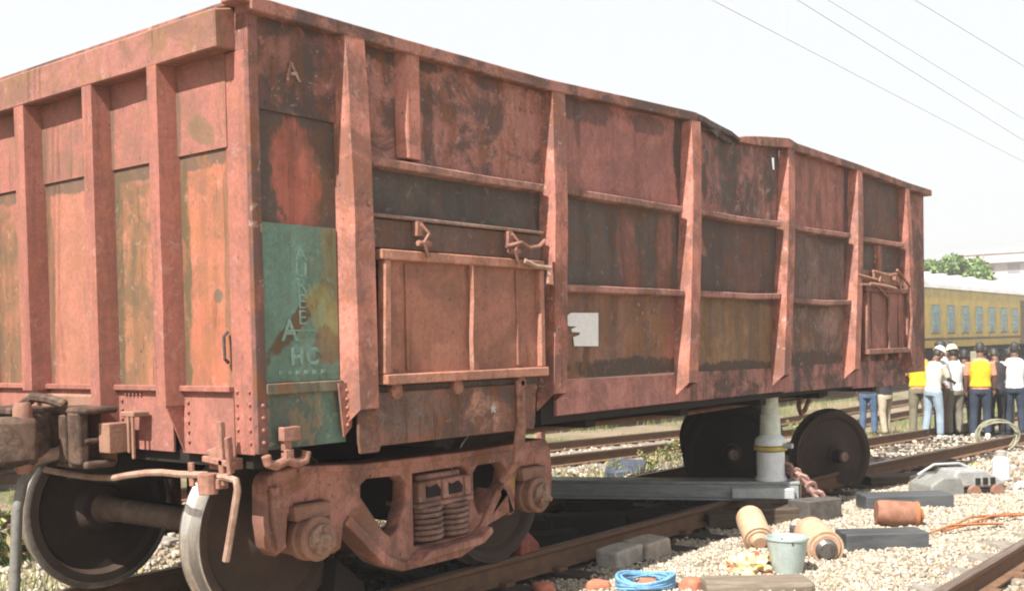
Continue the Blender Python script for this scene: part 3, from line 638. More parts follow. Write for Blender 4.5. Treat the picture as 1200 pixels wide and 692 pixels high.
# uncoupling rod, its bracket and handle
MB().tube([(-.20,1.62,.86),(-.17,1.45,.845),(-.14,1.25,.835),(-.12,1.05,.84),(-.12,.92,.862),(-.12,.75,.885),(-.12,.608,.895),(-.12,.45,.895),(-.12,.22,.905)], .018, 8).build('uncoupling_rod', m_rod, wag, smooth=True)
MB().tube([(-.12,.20,.90),(-.13,.06,.905),(-.13,-.01,.895),(-.13,-.02,.85),(-.13,.03,.68),(-.13,.085,.50)], .018, 8).build('rod_handle', m_rod, wag, smooth=True)
h = MB()
h.bar((-.12,.245,1.12),(-.12,.245,.86),.03,.05); h.bar((-.12,.11,1.17),(-.12,.10,.86),.03,.035); h.bar((-.14,.03,1.10),(-.12,.04,.92),.02,.05)
h.bar((-.12,.25,.985),(-.12,.02,.965),.03,.03); h.bar((-.12,.26,.87),(-.12,.10,.87),.06,.05); h.bar((-.12,.17,1.04),(-.11,.15,.97),.02,.07)
h.box(-.1, .0, .10, .24, .93, .985); h.cyl((-.16,.17,.92),(-.16,.17,.82),.05,10); h.bar((-.12,.36,.96),(-.12,.35,.84),.02,.035)
h.build('rod_bracket', m_rustfit, wag, bevel=.004)
# coupler
cp = MB(); cp.box(-.32, .0, 1.36, 1.60, .98, 1.22); cp.build('coupler', m_coupler, wag, bevel=.02, seg=2)
cpo = [o for o in wag.children if o.name.startswith('coupler')][0]
h = MB()
h.prism([(-.30,1.34),(-.30,1.66),(-.40,1.80),(-.58,1.84),(-.70,1.76),(-.69,1.68),(-.56,1.66),(-.47,1.58),(-.46,1.44),(-.52,1.30),(-.42,1.26)], .96, 1.20, 'xy')
h.build('coupler_head', m_coupler, cpo, bevel=.045, seg=3, smooth=True)
h = MB(); h.prism([(-.44,1.20),(-.58,1.22),(-.70,1.33),(-.72,1.44),(-.66,1.48),(-.60,1.40),(-.50,1.36)], .93, 1.19, 'xy'); h.build('knuckle', m_coupler, cpo, bevel=.04, seg=3, smooth=True)
MB().lathe([(0,0),(0,.035),(.03,.05),(.34,.05),(.37,.04),(.37,0)], (-.50,1.27,.89), (0,0,1), 14).build('knuckle_pin', m_rusty, cpo, smooth=True)
h = MB(); h.box(-.56, -.36, 1.30, 1.62, 1.195, 1.235); h.tube([(-.40,1.5,1.22),(-.36,1.42,1.28),(-.34,1.3,1.27),(-.3,1.2,1.24)], .03, 8); h.build('lock_lug', m_coupler, cpo, bevel=.012)
h = MB(); h.box(-.30, -.24, 1.08, 1.20, .92, 1.2); h.box(-.30, -.10, 1.02, 1.40, 1.19, 1.225); h.box(-.27, -.1, 1.06, 1.36, 1.03, 1.06); h.box(-.30, -.26, 1.22, 1.29, .93, 1.19); h.box(-.28, -.1, 1.05, 1.38, .90, .94)
h.build('yoke_bracket', m_coupler, cpo, bevel=.014, seg=2)
MB().box(-.10, .0, 1.2, 1.83, .90, 1.28).build('striker_plate', m_rusty, cpo, bevel=.01)
h = MB(); h.box(-.20, -.05, .96, 1.06, .98, 1.14); h.box(-.13, -.03, .84, .96, 1.17, 1.20); h.cyl((-.12,.9,1.19),(-.12,.9,.98),.012,6); h.cyl((-.12,.86,1.19),(-.12,.86,.95),.012,6)
h.build('draft_lug', m_rusty, cpo, bevel=.012)
h = MB(); h.tube([(-.22,1.30,.98),(-.40,1.34,.94),(-.47,1.35,.84),(-.505,1.35,.70),(-.52,1.35,.5),(-.53,1.36,.25)], .028, 10); h.build('brake_hose', m_hose, wag, smooth=True)
MB().cyl((-.42,1.345,.945),(-.18,1.30,1.0),.036,10).build('hose_coupling', m_rod, wag)

# ------------------------------------------------------------------ bogie under the near end
def wheel_parts(parent, yc, out, zc, xc, mat, mt, org, name='wheel'):
    # out: -1 when the outer face looks towards -y; local axis along y
    s = out
    face = [(.0,.0),(.0,.085),(-.03*1,.10),(-.02,.14),(.04,.19),(.052,.30),(.045,.40),(.01,.425),(.0,.438),(.0,.484)]
    w = MB(); w.lathe([(-.055,0)] + [(-.055,.07),(-.02,.09)] + face[4:] , (xc, yc, zc), (0,-s,0), 48)
    w.lathe([(.13,.484),(.13,.43),(.095,.40),(.085,.28),(.10,.18),(.155,.14),(.165,.09),(.165,0)], (xc, yc, zc), (0,-s,0), 48)
    wo = w.build(name, mat, parent, org, smooth=True)
    t = MB(); t.lathe([(0,.484),(.004,.492),(.07,.497),(.088,.503),(.098,.518),(.108,.525),(.124,.522),(.13,.505),(.13,.484)], (xc, yc, zc), (0,-s,0), 64)
    t.build('tread', mt, wo, org, smooth=True)
    return wo
B0 = Vector((1.5, 1.4765, 0))
bog = thing('bogie', B0, 'brown cast steel bogie with coil springs carrying the near end of the wagon', 'bogie')
AX = (.53, 2.47)
for ax in AX:
    wheel_parts(bog, .545, -1, .5, ax, m_wheel, m_tread, B0); wheel_parts(bog, 2.408, 1, .5, ax, m_wheel, m_tread, B0)
    a = MB(); a.lathe([(.70,.10),(.76,.085),(.9,.075),(1.4765,.072),(2.05,.075),(2.19,.085),(2.25,.10)], (ax,0,.5), (0,1,0), 24); a.build('axle', m_axle, bog, B0, smooth=True)
outer = [(.25,.80),(.27,.85),(.31,.875),(.45,.888),(.70,.87),(.92,.855),(1.83,.845),(2.27,.85),(2.60,.862),(2.68,.84),(2.715,.78),(2.735,.62),(2.72,.46),(2.64,.43),(2.61,.60),(2.57,.69),(2.38,.69),(2.33,.62),(2.31,.40),(2.26,.38),(2.235,.40),(2.225,.52),(2.19,.56),(2.13,.53),(1.98,.33),(1.87,.235),(1.76,.20),(1.20,.20),(1.08,.25),(.86,.48),(.82,.535),(.785,.52),(.765,.40),(.71,.38),(.685,.40),(.68,.60),(.64,.69),(.44,.69),(.395,.62),(.375,.46),(.31,.43),(.265,.48),(.245,.62)]
h1 = [(.925,.735),(.975,.765),(1.235,.755),(1.285,.71),(1.278,.60),(1.205,.435),(1.15,.41),(1.10,.445),(.92,.67)]
h2 = [(1.895,.70),(1.94,.745),(2.18,.745),(2.235,.69),(2.215,.61),(2.0,.44),(1.94,.43),(1.90,.52)]
h3 = [(1.345,.32),(1.345,.755),(1.80,.755),(1.835,.72),(1.845,.32)]
sf = curve_plate('side_frame', outer, [h1, h2, h3], .25, .37, m_bogie, bog, .014); sf.data.transform(Matrix.Translation(-B0))
def rib(pts, w, y0, y1, name='frame_flange', mat=None):
    mb = MB(); L_, R_ = [], []
    for i, p in enumerate(pts):
        a = Vector(pts[max(i-1, 0)]); b_ = Vector(pts[min(i+1, len(pts)-1)]); t = (b_-a).normalized(); n = Vector((-t.y, t.x))
        L_.append(Vector(p)+n*w/2); R_.append(Vector(p)-n*w/2)
    mb.prism([tuple(q) for q in L_+R_[::-1]], y0, y1); return mb.build(name, mat or m_bogie, sf, B0, bevel=.006)
rib([(.46,.872),(.92,.838),(1.83,.828),(2.27,.835),(2.6,.845)], .04, .225, .42)
rib([(.80,.56),(.93,.44),(1.09,.285),(1.22,.225),(1.75,.225),(1.86,.26),(1.97,.36),(2.13,.56)], .06, .228, .42)
rib([(.29,.80),(.30,.62),(.33,.47)], .05, .215, .25)
# bearings
for ax in AX:
    bo = MB(); bo.lathe([(.545,.115),(.30,.12),(.285,.135),(.19,.135),(.18,.12),(.165,.115),(.155,.09),(.15,0)], (ax,0,.5), (0,-1,0), 24)
    bo = MB(); bo.lathe([(-.10,.0),(-.10,.105),(.04,.11),(.05,.125),(.09,.125),(.10,.112),(.15,.112),(.16,.122),(.172,.115),(.18,.0)], (ax,.33,.5), (0,-1,0), 24)
    b1 = bo.build('axle_box', m_rusty, bog, B0, smooth=True)
    MB().lathe([(0,0),(0,.085),(.02,.08),(.035,.045),(.045,.04),(.05,0)], (ax,.15,.5), (0,-1,0), 20).build('bearing_cap', m_bearing, b1, B0, smooth=True)
    for k in range(3):
        a = R(90+120*k); MB().lathe([(0,0),(0,.019),(.02,.019),(.02,0)], (ax+.055*math.cos(a),.125,.5+.055*math.sin(a)), (0,-1,0), 6).build('bolt', m_rusty, b1, B0)
    MB().prism([(ax-.12,.60),(ax+.12,.60),(ax+.13,.685),(ax-.13,.685)], .20, .40).build('bearing_adapter', m_rusty, bog, B0, bevel=.01)
# bolster end and springs
bl = MB(); bl.box(1.37, 1.82, .235, .5, .565, .70); bl.box(1.35, 1.84, .20, .5, .545, .575); bl.box(1.40, 1.79, .27, .5, .70, .735)
bl.box(1.36, 1.42, .215, .24, .577, .70); bl.box(1.575, 1.625, .215, .24, .577, .70); bl.box(1.78, 1.83, .215, .24, .577, .70)
bo_ = bl.build('bolster', m_bolster, bog, B0, bevel=.008)
for x in (1.50, 1.70): MB().prism([(x-.06,.60),(x+.06,.60),(x+.065,.64),(x+.03,.675),(x-.03,.66),(x-.065,.675)], .228, .234).build('pocket_shade', m_black, bo_, B0)  # flat black plates painted as the shade inside the pockets
def coil(x, y, z0, z1, r, w, turns):
    n = 16*turns; return MB().tube([(x+r*math.cos(k*2*math.pi/16), y+r*math.sin(k*2*math.pi/16), z0+(z1-z0)*k/n) for k in range(n+1)], w, 6)
for x in (1.475, 1.705):
    for y in (.27, .46): coil(x, y, .34, .545, .092, .015, 6).build('coil_spring', m_spring, bog, B0, smooth=True)
MB().prism([(1.28,.245),(1.36,.30),(1.84,.315),(1.93,.37),(1.95,.33),(1.86,.275),(1.80,.265),(1.36,.25)], .13, .35).build('spring_seat', m_bogie, bog, B0, bevel=.01)
MB().box(1.36, 1.83, .40, 2.55, .45, .75).build('bolster_beam', m_black, bog, B0, bevel=.01)
sf2 = sf.copy(); C.objects.link(sf2); sf2.parent = bog; sf2.location = (0, 2.33, 0)
MB().bar((.95,.5,.42),(.95,2.45,.42),.08,.12).build('brake_beam', m_black, bog, B0); MB().bar((2.05,.5,.42),(2.05,2.45,.42),.08,.12).build('brake_beam', m_black, bog, B0)
MB().prism([(.86,.05),(1.12,.05),(1.10,.13),(.90,.30)], .44, .56).build('brake_shoe', m_black, bog, B0)

# ------------------------------------------------------------------ derailed wheelsets at the far end
def wheelset(loc, ang, label, mat, mt, axl=True):
    t = thing('wheelset', loc, label, 'wheelset', 'derailed wheelsets at the far end', ang)
    wheel_parts(t, -.93, -1, .48, 0, mat, mt, None); wheel_parts(t, .93, 1, .48, 0, mat, mt, None)
    MB().lathe([(-.78,.10),(-.7,.085),(0,.075),(.7,.085),(.78,.10)], (0,0,.48), (0,1,0), 20).build('axle', m_axle, t, smooth=True)
    for s in (-1, 1):
        MB().lathe([(.9,.0),(.9,.105),(.96,.10),(.965,.075),(1.10,.07),(1.105,.06),(1.11,0)], (0,0,.48), (0,s,0), 20).build('journal', m_wheel, t, smooth=True)
        MB().lathe([(1.105,0),(1.105,.055),(1.12,.05),(1.125,0)], (0,0,.48), (0,s,0), 16).build('journal_end', m_bearing, t, smooth=True)
    return t
# near wheel outer face at (8.47,.58), axle heading away along (.515,.857)
ax = Vector((.515,.857,0)); ctr = Vector((8.47,.58,0))+ax*.93
wheelset((ctr.x, ctr.y, -.29), -math.atan2(.515,.857), 'brown bare wheelset skewed off the rails beside the jack', m_wheel, m_treaddull)
ctr = Vector((7.15,1.16,0))+Vector((math.cos(R(31)), math.sin(R(31)), 0))*.93
wheelset((ctr.x, ctr.y, -.17), R(31-90), 'wheelset under the far end, coloured black for shade, behind the jack', m_black, m_black)  # black material puts the shade into the wheel colour

# ------------------------------------------------------------------ rerailing gear
m_alu = plain('grey aluminium', (.42,.44,.43), (.30,.32,.32), rough=.45, metal=.35, scale=5, stretch=(1,1,6))
m_alub = plain('pale aluminium', (.62,.64,.64), (.50,.52,.52), rough=.4, metal=.3, scale=9)
A_, Bq = Vector((6.30,.03,.005)), Vector((4.98,2.75,.005)); dv = (Bq-A_).normalized(); sv = Vector((0,0,1)).cross(dv); ln = (Bq-A_).length
bt = thing('rerailing_beam', (A_+Bq)/2, 'long grey aluminium rerailing beam lying across the rails under the wagon', 'beam')
o_ = (A_+Bq)/2
def inb(t, s, z): return A_+dv*t+sv*s+Vector((0,0,z))
def boxb(mb, t0, t1, s0, s1, z0, z1): return mb.hexa([inb(t0,s0,z0),inb(t1,s0,z0),inb(t1,s1,z0),inb(t0,s1,z0),inb(t0,s0,z1),inb(t1,s0,z1),inb(t1,s1,z1),inb(t0,s1,z1)])
mb = MB(); boxb(mb, 0, ln, -.14, .14, 0, .025); boxb(mb, 0, ln, -.14, .14, .155, .18); boxb(mb, .01, ln-.01, -.13, -.10, .026, .154); boxb(mb, .01, ln-.01, .10, .13, .026, .154)
mb.build('beam_body', m_alu, bt, o_, bevel=.004)
mb = MB(); boxb(mb, -.012, .004, -.13, .13, .02, .16); mb.build('end_plate', m_dark, bt, o_)
mb = MB(); boxb(mb, .05, .62, .15, .235, .03, .13); mb.build('roller_bar', m_alub, bt, o_, bevel=.01)
# jack
J = inb(.26, 0, .181)
jt = thing('hydraulic_jack', J, 'pale green and white hydraulic jack holding up the wagon side', 'jack')
m_jg = plain('pale green enamel', (.88,.92,.78), (.68,.74,.62), rough=.4, scale=10); m_jw = plain('white enamel jack', (.97,1.0,1.0), (.80,.85,.86), rough=.4, scale=10)
m_yel = plain('yellow paint', (.72,.55,.10), (.55,.40,.08), rough=.5, scale=10)
MB().lathe([(0,0),(0,.145),(.03,.145),(.035,.13),(.27,.13),(.28,.115),(.28,0)], J, (0,0,1), 28).build('base_cylinder', m_jw, jt, J, smooth=True)
MB().lathe([(.282,.12),(.285,.155),(.32,.155),(.325,.12)], J, (0,0,1), 28).build('yellow_band', m_yel, jt, J, smooth=True)
MB().lathe([(.326,.11),(.33,.148),(.39,.14),(.42,.105),(.425,.10)], J, (0,0,1), 28).build('collar', m_jw, jt, J, smooth=True)
MB().lathe([(.42,.098),(.62,.09),(.625,.07)], J, (0,0,1), 24).build('outer_ram', m_jg, jt, J, smooth=True)
MB().lathe([(.62,.08),(1.07-J.z-.06,.075),(1.07-J.z-.055,.095),(1.0-J.z,.095),(1.0-J.z,0)], J, (0,0,1), 24).build('inner_ram', m_jg, jt, J, smooth=True)
MB().cyl(J+Vector((-.02,-.15,.33)), J+Vector((-.02,-.23,.33)), .025, 8).build('valve', m_alub, jt, J)
# pink chain and lever from the jack to the ground
h = MB(); p0, p1 = Vector((6.25,.12,.30)), Vector((6.28,-.32,-.13))
h.tube([p0, p0.lerp(p1,.3)+Vector((0,0,.06)), p0.lerp(p1,.65), p1], .028, 6)
for k in range(7):
    c_ = p0.lerp(p1, k/6)+Vector((0,0,.05*math.sin(k*.5))); h.lathe([(-.015,.03),(-.015,.06),(.015,.06),(.015,.03)], c_, (1,k % 2,.5), 8)
tag(h.build('pull_chain', plain('pink oxidised chain', (.42,.25,.21), (.26,.14,.11), rough=.7, scale=20), None, p1), 'pink rusty chain hanging from the end of the grey beam to the ballast', 'chain')

def block(name, label, cat, c0, ang, L_, W_, H_, mat, group=None, bev=.012, tilt=0, jit=.01):
    o = MB(); q = []
    for z in (0, H_):
        for a, b_ in ((-1,-1),(1,-1),(1,1),(-1,1)): q.append((a*L_/2+rnd.uniform(-jit, jit), b_*W_/2+rnd.uniform(-jit, jit), z+rnd.uniform(-jit, jit)))
    o.hexa(q); bmesh.ops.subdivide_edges(o.bm, edges=o.bm.edges, cuts=2, use_grid_fill=True)
    for v in o.bm.verts: v.co += Vector((noise.noise(v.co*5), noise.noise(v.co*5+Vector((3,1,2))), noise.noise(v.co*5+Vector((9,2,5)))))*jit
    ob = o.build(name, mat, bevel=bev, seg=2); ob.location = c0; ob.rotation_euler = (0, tilt, ang); return tag(ob, label, cat, group)
m_rubber = plain('black rubber', (.05,.055,.06), (.10,.105,.11), rough=.55, scale=4, stretch=(.4,2,2)); m_wood = plain('dark old timber', (.13,.10,.075), (.07,.05,.035), rough=.85, scale=6, stretch=(.5,5,5), bump=.6)
m_woodg = plain('grey timber', (.28,.235,.185), (.17,.135,.10), rough=.85, scale=6, stretch=(.5,5,5), bump=.6)
dirR = math.atan2(-.78, .625)      # heading that runs across the view
G = lambda x, y: gz(x, y)
block('timber_packing', 'dark timber packing block under the right end of the grey beam', 'wood block', (5.88,.10,-.165), dirR+.15, .62, .28, .15, m_wood, 'timber packing')
block('timber_packing', 'dark grey timber block standing against the end of the beam packing', 'wood block', (6.12,-.20,-.17), dirR+.5, .40, .28, .22, plain('slate timber', (.13,.115,.105), (.07,.06,.055), scale=7), 'timber packing')
block('timber_packing', 'flat timber board left of the beam packing beside the rail', 'wood block', (5.62,.36,-.19), dirR, .5, .26, .14, m_wood, 'timber packing')
block('rubber_block', 'long black rubber block right of the tan roller', 'block', (5.10,-1.18,-.17), dirR+.08, .66, .26, .17, m_rubber, 'black packing blocks', jit=.006)
block('rubber_block', 'small black block partly hidden between the two tan rollers', 'block', (5.05,-.62,-.17), dirR, .30, .2, .15, m_rubber, 'black packing blocks', jit=.006)
block('rubber_block', 'dark block behind the rusty cylinder, grey dust on top', 'block', (7.25,-.62,-.17), dirR+.05, .85, .3, .16, m_rubber, 'black packing blocks', jit=.006)
block('timber_plank', 'dark flat plank lying between the far wheel and the silver machine', 'plank', (9.25,.05,-.2), dirR+.1, 1.0, .34, .12, m_wood)
block('timber_plank', 'worn grey brown board in the foreground below the bucket', 'plank', (3.30,-1.0,-.175), dirR+.05, .72, .26, .10, m_woodg, bev=.03)
block('concrete_block', 'left of two grey concrete blocks beside the near rail', 'block', (3.62,.30,-.20), .02, .34, .22, .16, m_conc, 'concrete blocks beside the rail', bev=.02, jit=.015)
block('concrete_block', 'right of two grey concrete blocks beside the near rail', 'block', (4.02,.28,-.20), -.04, .36, .22, .16, plain('concrete block b', (.46,.40,.34), (.33,.28,.23), scale=9, bump=.6), 'concrete blocks beside the rail', bev=.02, jit=.015)
w = MB(); w.prism([(-.10,0),(.12,0),(.12,.05),(-.06,.20),(-.10,.20)], -.07, .07); w = w.build('wheel_chock', plain('red painted wood', (.36,.09,.06), (.22,.06,.04), scale=14), bevel=.008); w.location = (2.86,.63,.002); tag(w, 'red wooden wheel chock on the rail behind the near bogie', 'wheel chock')
for k, (x, y, a_) in enumerate(((5.25,1.0,.5),(4.6,1.3,.2),(4.15,1.75,-.1),(5.5,1.75,.7),(3.7,1.15,.3))): block('timber_packing', ('black timber lump under the middle of the grey beam','black timber between the rails left of the beam middle','black timber nearest the bogie between the rails','black timber under the beam beyond the far rail side','low black timber just inside the near rail')[k], 'wood block', (x,y,-.2), dirR+a_, .7, .26, .17+.03*(k % 2), m_black, 'timber packing')
# rollers (short heavy cylinders)
m_tan = plain('tan wood', (.62,.45,.30), (.48,.32,.20), rough=.8, scale=9, stretch=(1,1,1), bump=.5); m_tan2 = plain('pinkish tan wood', (.62,.40,.28), (.50,.30,.20), rough=.8, scale=9, bump=.5)
def roller(c0, hd, el, L_, r, mats, label, cat, group=None, name='roller'):
    d = Vector((math.cos(hd)*math.cos(el), math.sin(hd)*math.cos(el), math.sin(el)))
    t = thing(name, c0, label, cat, group); c0 = Vector(c0)
    a = c0-d*L_/2
    MB().lathe([(0,0),(0,r*.8),(.02,r*.96),(L_*.25,r),(L_*.7,r*1.0),(L_-.03,r*.97),(L_,r*.86),(L_,0)], a, d, 24).build('barrel', mats[0], t, c0, smooth=True)
    MB().lathe([(L_*.02,r*.9),(L_*.02,r*1.03),(L_*.10,r*1.035),(L_*.11,r*1.0)], a, d, 24).build('band', mats[1], t, c0, smooth=True)
    MB().lathe([(-.035,0),(-.035,r*.45),(-.01,r*.62),(.002,r*.62)], a, d, 16).build('end_plug', mats[2], t, c0, smooth=True)
    return t
m_dkm = plain('dark metal', (.12,.11,.105), (.22,.20,.19), rough=.45, metal=.6, scale=15); m_rcyl = plain('rust brown cylinder', (.25,.115,.075), (.38,.19,.13), rough=.8, scale=12, bump=.5); m_orust = plain('orange rust', (.52,.22,.09), (.34,.13,.06), rough=.85, scale=16)
hv = math.atan2(4.29, 3.36)
roller((4.62,-.86,-.035), R(42), R(10), .40, .135, (m_tan2, m_tan, m_dkm), 'tan roller with a dark metal end, right of the bucket', 'roller', 'rollers on the ballast')
roller((4.68,-.30,.00), R(40), R(24), .36, .115, (m_tan, m_tan2, m_tan2), 'yellowish tan roller leaning behind the bucket, left of it', 'roller', 'rollers on the ballast')
roller((6.25,-.90,-.045), R(122), R(4), .36, .115, (m_rcyl, m_orust, m_orust), 'rust brown roller with an orange end, lying in front of the dark block', 'roller', 'rollers on the ballast')
# bucket
bk = Vector((3.93,-.93,-.165)); m_bk = plain('pale galvanised bucket', (.56,.66,.64), (.44,.54,.53), rough=.45, metal=.25, scale=10)
t = thing('bucket', bk, 'pale grey green metal bucket standing on the ballast between the rollers', 'bucket')
MB().lathe([(0,0),(0,.10),(.01,.105),(.25,.145),(.255,.153),(.268,.153),(.268,.142),(.25,.138),(.02,.098),(.015,0)], bk, (0,0,1), 32).build('bucket_body', m_bk, t, bk, smooth=True)
MB().tube([bk+Vector((.15*math.cos(a)*math.cos(.7)-.0, .15*math.cos(a)*math.sin(.7), .25-.05*math.sin(a))) for a in [k*math.pi/12 for k in range(13)]], .006, 6).build('bail_handle', m_dkm, t, bk)
# crumpled rag
rg = MB(); bmesh.ops.create_icosphere(rg.bm, subdivisions=4, radius=1)
for v in rg.bm.verts:
    n_ = noise.noise(v.co*2.2)+.6*noise.noise(v.co*5); v.co = Vector((v.co.x*.17, v.co.y*.15, max(0, v.co.z*.10+.03)))*(1+.55*n_)
m, nt, b = newmat('yellow red cloth'); g = NG(nt); nn = g.noise(g.map(), 9, 4); c = g.mix(g.ramp(nn, .45, .58), (.72,.60,.36), (.45,.30,.08)); c = g.mix(g.ramp(g.noise(g.map(loc=(4,4,4)), 8, 4), .55, .62), c, (.55,.14,.10)); g.link(c, b.inputs['Base Color'])
o = rg.build('rag', m, smooth=True); o.location = (3.86,-.68,-.16); tag(o, 'crumpled yellow and red rag left of the bucket', 'rag')
# blue rope coil
m_rope = plain('blue rope', (.22,.46,.68), (.12,.30,.52), rough=.7, scale=30)
rp = MB(); pts = []
for k in range(9*24):
    a = k*2*math.pi/24; rr = .17+.018*math.sin(k*.13)+.02*rnd.random()*.3; pts.append((rr*1.15*math.cos(a), rr*math.sin(a), .02+.006*k/24+.014*math.sin(a*2+k*.02)))
rp.tube(pts, .012, 6); o = rp.build('rope_coil', m_rope, smooth=True); o.location = (2.93,-.37,-.14); tag(o, 'coil of bright blue rope on the ballast in the foreground', 'rope')
# red brick lumps
m_brick = plain('salmon brick', (.58,.22,.14), (.46,.16,.10), rough=.9, scale=14, bump=.6)
def lump(c0, s, label, seed):
    mb = MB(); bmesh.ops.create_icosphere(mb.bm, subdivisions=3, radius=1)
    for v in mb.bm.verts:
        q = v.co.copy(); k = max(abs(q.x), abs(q.y), abs(q.z)); q = q*(.6+.4/k)*(1+.22*noise.noise(q*1.4+Vector((seed, 0, 0)))); v.co = Vector((q.x*s[0], q.y*s[1], q.z*s[2]))
    o = mb.build('brick_lump', m_brick, smooth=True); o.location = c0; o.rotation_euler.z = seed; tag(o, label, 'brick', 'broken red bricks in the foreground')
lump((2.50,.16,-.15), (.10,.07,.06), 'salmon red brick lump furthest left, beside the rail', 1)
lump((2.74,-.12,-.14), (.09,.07,.055), 'salmon red brick lump just left of the blue rope', 2)
lump((3.12,-.62,-.14), (.10,.08,.06), 'salmon red brick lump just right of the blue rope', 3)
lump((2.93,-.39,-.13), (.10,.07,.045), 'salmon red brick lump lying inside the blue rope coil', 4)
# silver hydraulic pump unit
mc = Vector((8.55,-.72,-.19)); t = thing('hydraulic_pump', mc, 'silver grey hydraulic machine lying on the ballast near the right edge', 'machine', rz=dirR+.25)
m_sil = plain('silver housing', (.60,.60,.58), (.42,.42,.41), rough=.4, metal=.4, scale=8); m_gry = plain('grey housing', (.30,.30,.28), (.20,.20,.19), rough=.6, scale=7)
mb = MB(); mb.prism([(-.46,.0),(-.44,.16),(-.30,.24),(-.10,.235),(-.05,.12),(-.05,0)], -.2, .2); mb.build('grey_housing', m_gry, t, bevel=.02, seg=2)
mb = MB(); mb.prism([(-.16,.20),(-.12,.30),(.22,.29),(.42,.19),(.44,.12),(.30,.10),(-.16,.12)], -.17, .17); mb.build('silver_cover', m_sil, t, bevel=.025, seg=2)
for k in range(3): MB().box(.10+.09*k, .15+.09*k, -.185, -.17, .14, .21).build('vent_slot', m_black, t)
MB().lathe([(0,0),(0,.07),(.12,.07),(.14,.05),(.14,0)], (.40,-.02,.15), (1,0,0), 18).build('motor_drum', m_alub, t, smooth=True)
MB().box(-.02, .42, -.16, .16, 0, .10).build('frame', m_black, t, bevel=.01)
for (x, y) in ((.05,-.19),(.33,-.19)): MB().cyl((x,y,.07),(x,y-.05,.07),.07,14).build('foot_wheel', m_rusty, t)
MB().tube([(.45,.1,.12),(.6,.05,.03),(.8,.15,.02),(1.0,.02,.02)], .015, 6).build('hose', m_hose, t, smooth=True)
MB().tube([(-.4,.1,.24),(-.2,.1,.34),(.1,.1,.34),(.25,.1,.28)], .014, 6).build('carry_handle', m_alub, t, smooth=True)
# white canister
cc = Vector((9.55,-.90,-.19)); t = thing('canister', cc, 'white canister with a dark foot beside the silver machine', 'canister')
MB().lathe([(0,0),(0,.12),(.08,.12),(.09,.10)], cc, (0,0,1), 20).build('foot', m_dkm, t, cc, smooth=True)
MB().lathe([(.085,.095),(.30,.095),(.34,.06),(.35,.055)], cc, (0,0,1), 20).build('canister_body', plain('white plastic', (.80,.80,.80), (.70,.70,.72), rough=.4), t, cc, smooth=True)
MB().lathe([(.345,.0),(.345,.06),(.40,.06),(.41,.03),(.41,0)], cc, (0,0,1), 16).build('cap', m_conc, t, cc, smooth=True)
o = MB().grid(lambda u, v: (-.22+.44*u, -.15+.3*v, .03+.05*noise.noise((u*3, v*3, 2))+.04*math.sin(u*7)), 14, 10).build('cloth', plain('pale blue cloth', (.50,.60,.68), (.38,.48,.58), rough=.9), solid=.006, smooth=True); o.location = (9.35,-1.28,-.16); tag(o, 'pale blue cloth lying right of the silver machine', 'cloth')
mb = MB(); mb.box(-.45, .45, -.05, .05, 0, .05); mb = mb.build('crowbar_case', m_yel, bevel=.01); mb.location = (12.4,.12,-.30); mb.rotation_euler = (0,0,dirR-.1); tag(mb, 'yellow painted bar lying along the rail in front of the workers', 'bar')
# rusty rods
h = MB()
for k in range(5):
    a = Vector((5.75+.22*k, -1.26-.07*k+rnd.uniform(-.05, .05), -.12)); e = a+Vector((.6+.2*rnd.random(), -.22+rnd.uniform(-.12, .1), .02*rnd.random()))
    h.tube([a, a.lerp(e, .5)+Vector((0, .03, .03)), e], .011, 5)
tag(h.build('rusty_wire', m_orust, None, (6.2,-1.4,-.13)), 'tangle of orange rusty wire on the pale ballast at the right', 'wire')
# pale cable coil in front of the right-hand worker
h = MB(); pts = []
for k in range(4*20):
    a = k*2*math.pi/20; pts.append(((.32+.03*math.sin(k*.3))*math.cos(a), .08*math.sin(k*.21), .26+(.25+.02*math.sin(k*.17))*math.sin(a)))
h.tube(pts, .016, 6); o = h.build('cable_coil', plain('olive grey cable', (.34,.33,.22), (.22,.21,.14), rough=.7), smooth=True); o.location = (15.35,.66,-.40); o.rotation_euler.z = dirR; tag(o, 'upright coil of olive grey cable in front of the rightmost worker', 'cable')
# brown post on the ground behind the wagon
h = MB().box(-.05, .05, -.04, .04, 0, 1.25); h = h.build('marker_post', m_rustfit, bevel=.008); h.location = (8.0,4.35,-.33); tag(h, 'brown steel post standing between the tracks behind the wagon', 'post')
block('concrete_block', 'dark concrete block between the tracks behind the wagon', 'block', (7.4,4.8,-.33), .2, .7, .5, .42, m_conc)
block('tarpaulin_bundle', 'folded dark blue tarpaulin on the ground behind the wagon', 'tarpaulin', (9.3,3.9,-.33), .5, 1.1, .5, .16, plain('navy tarpaulin', (.06,.08,.13), (.04,.05,.08), rough=.6), bev=.04, jit=.03)
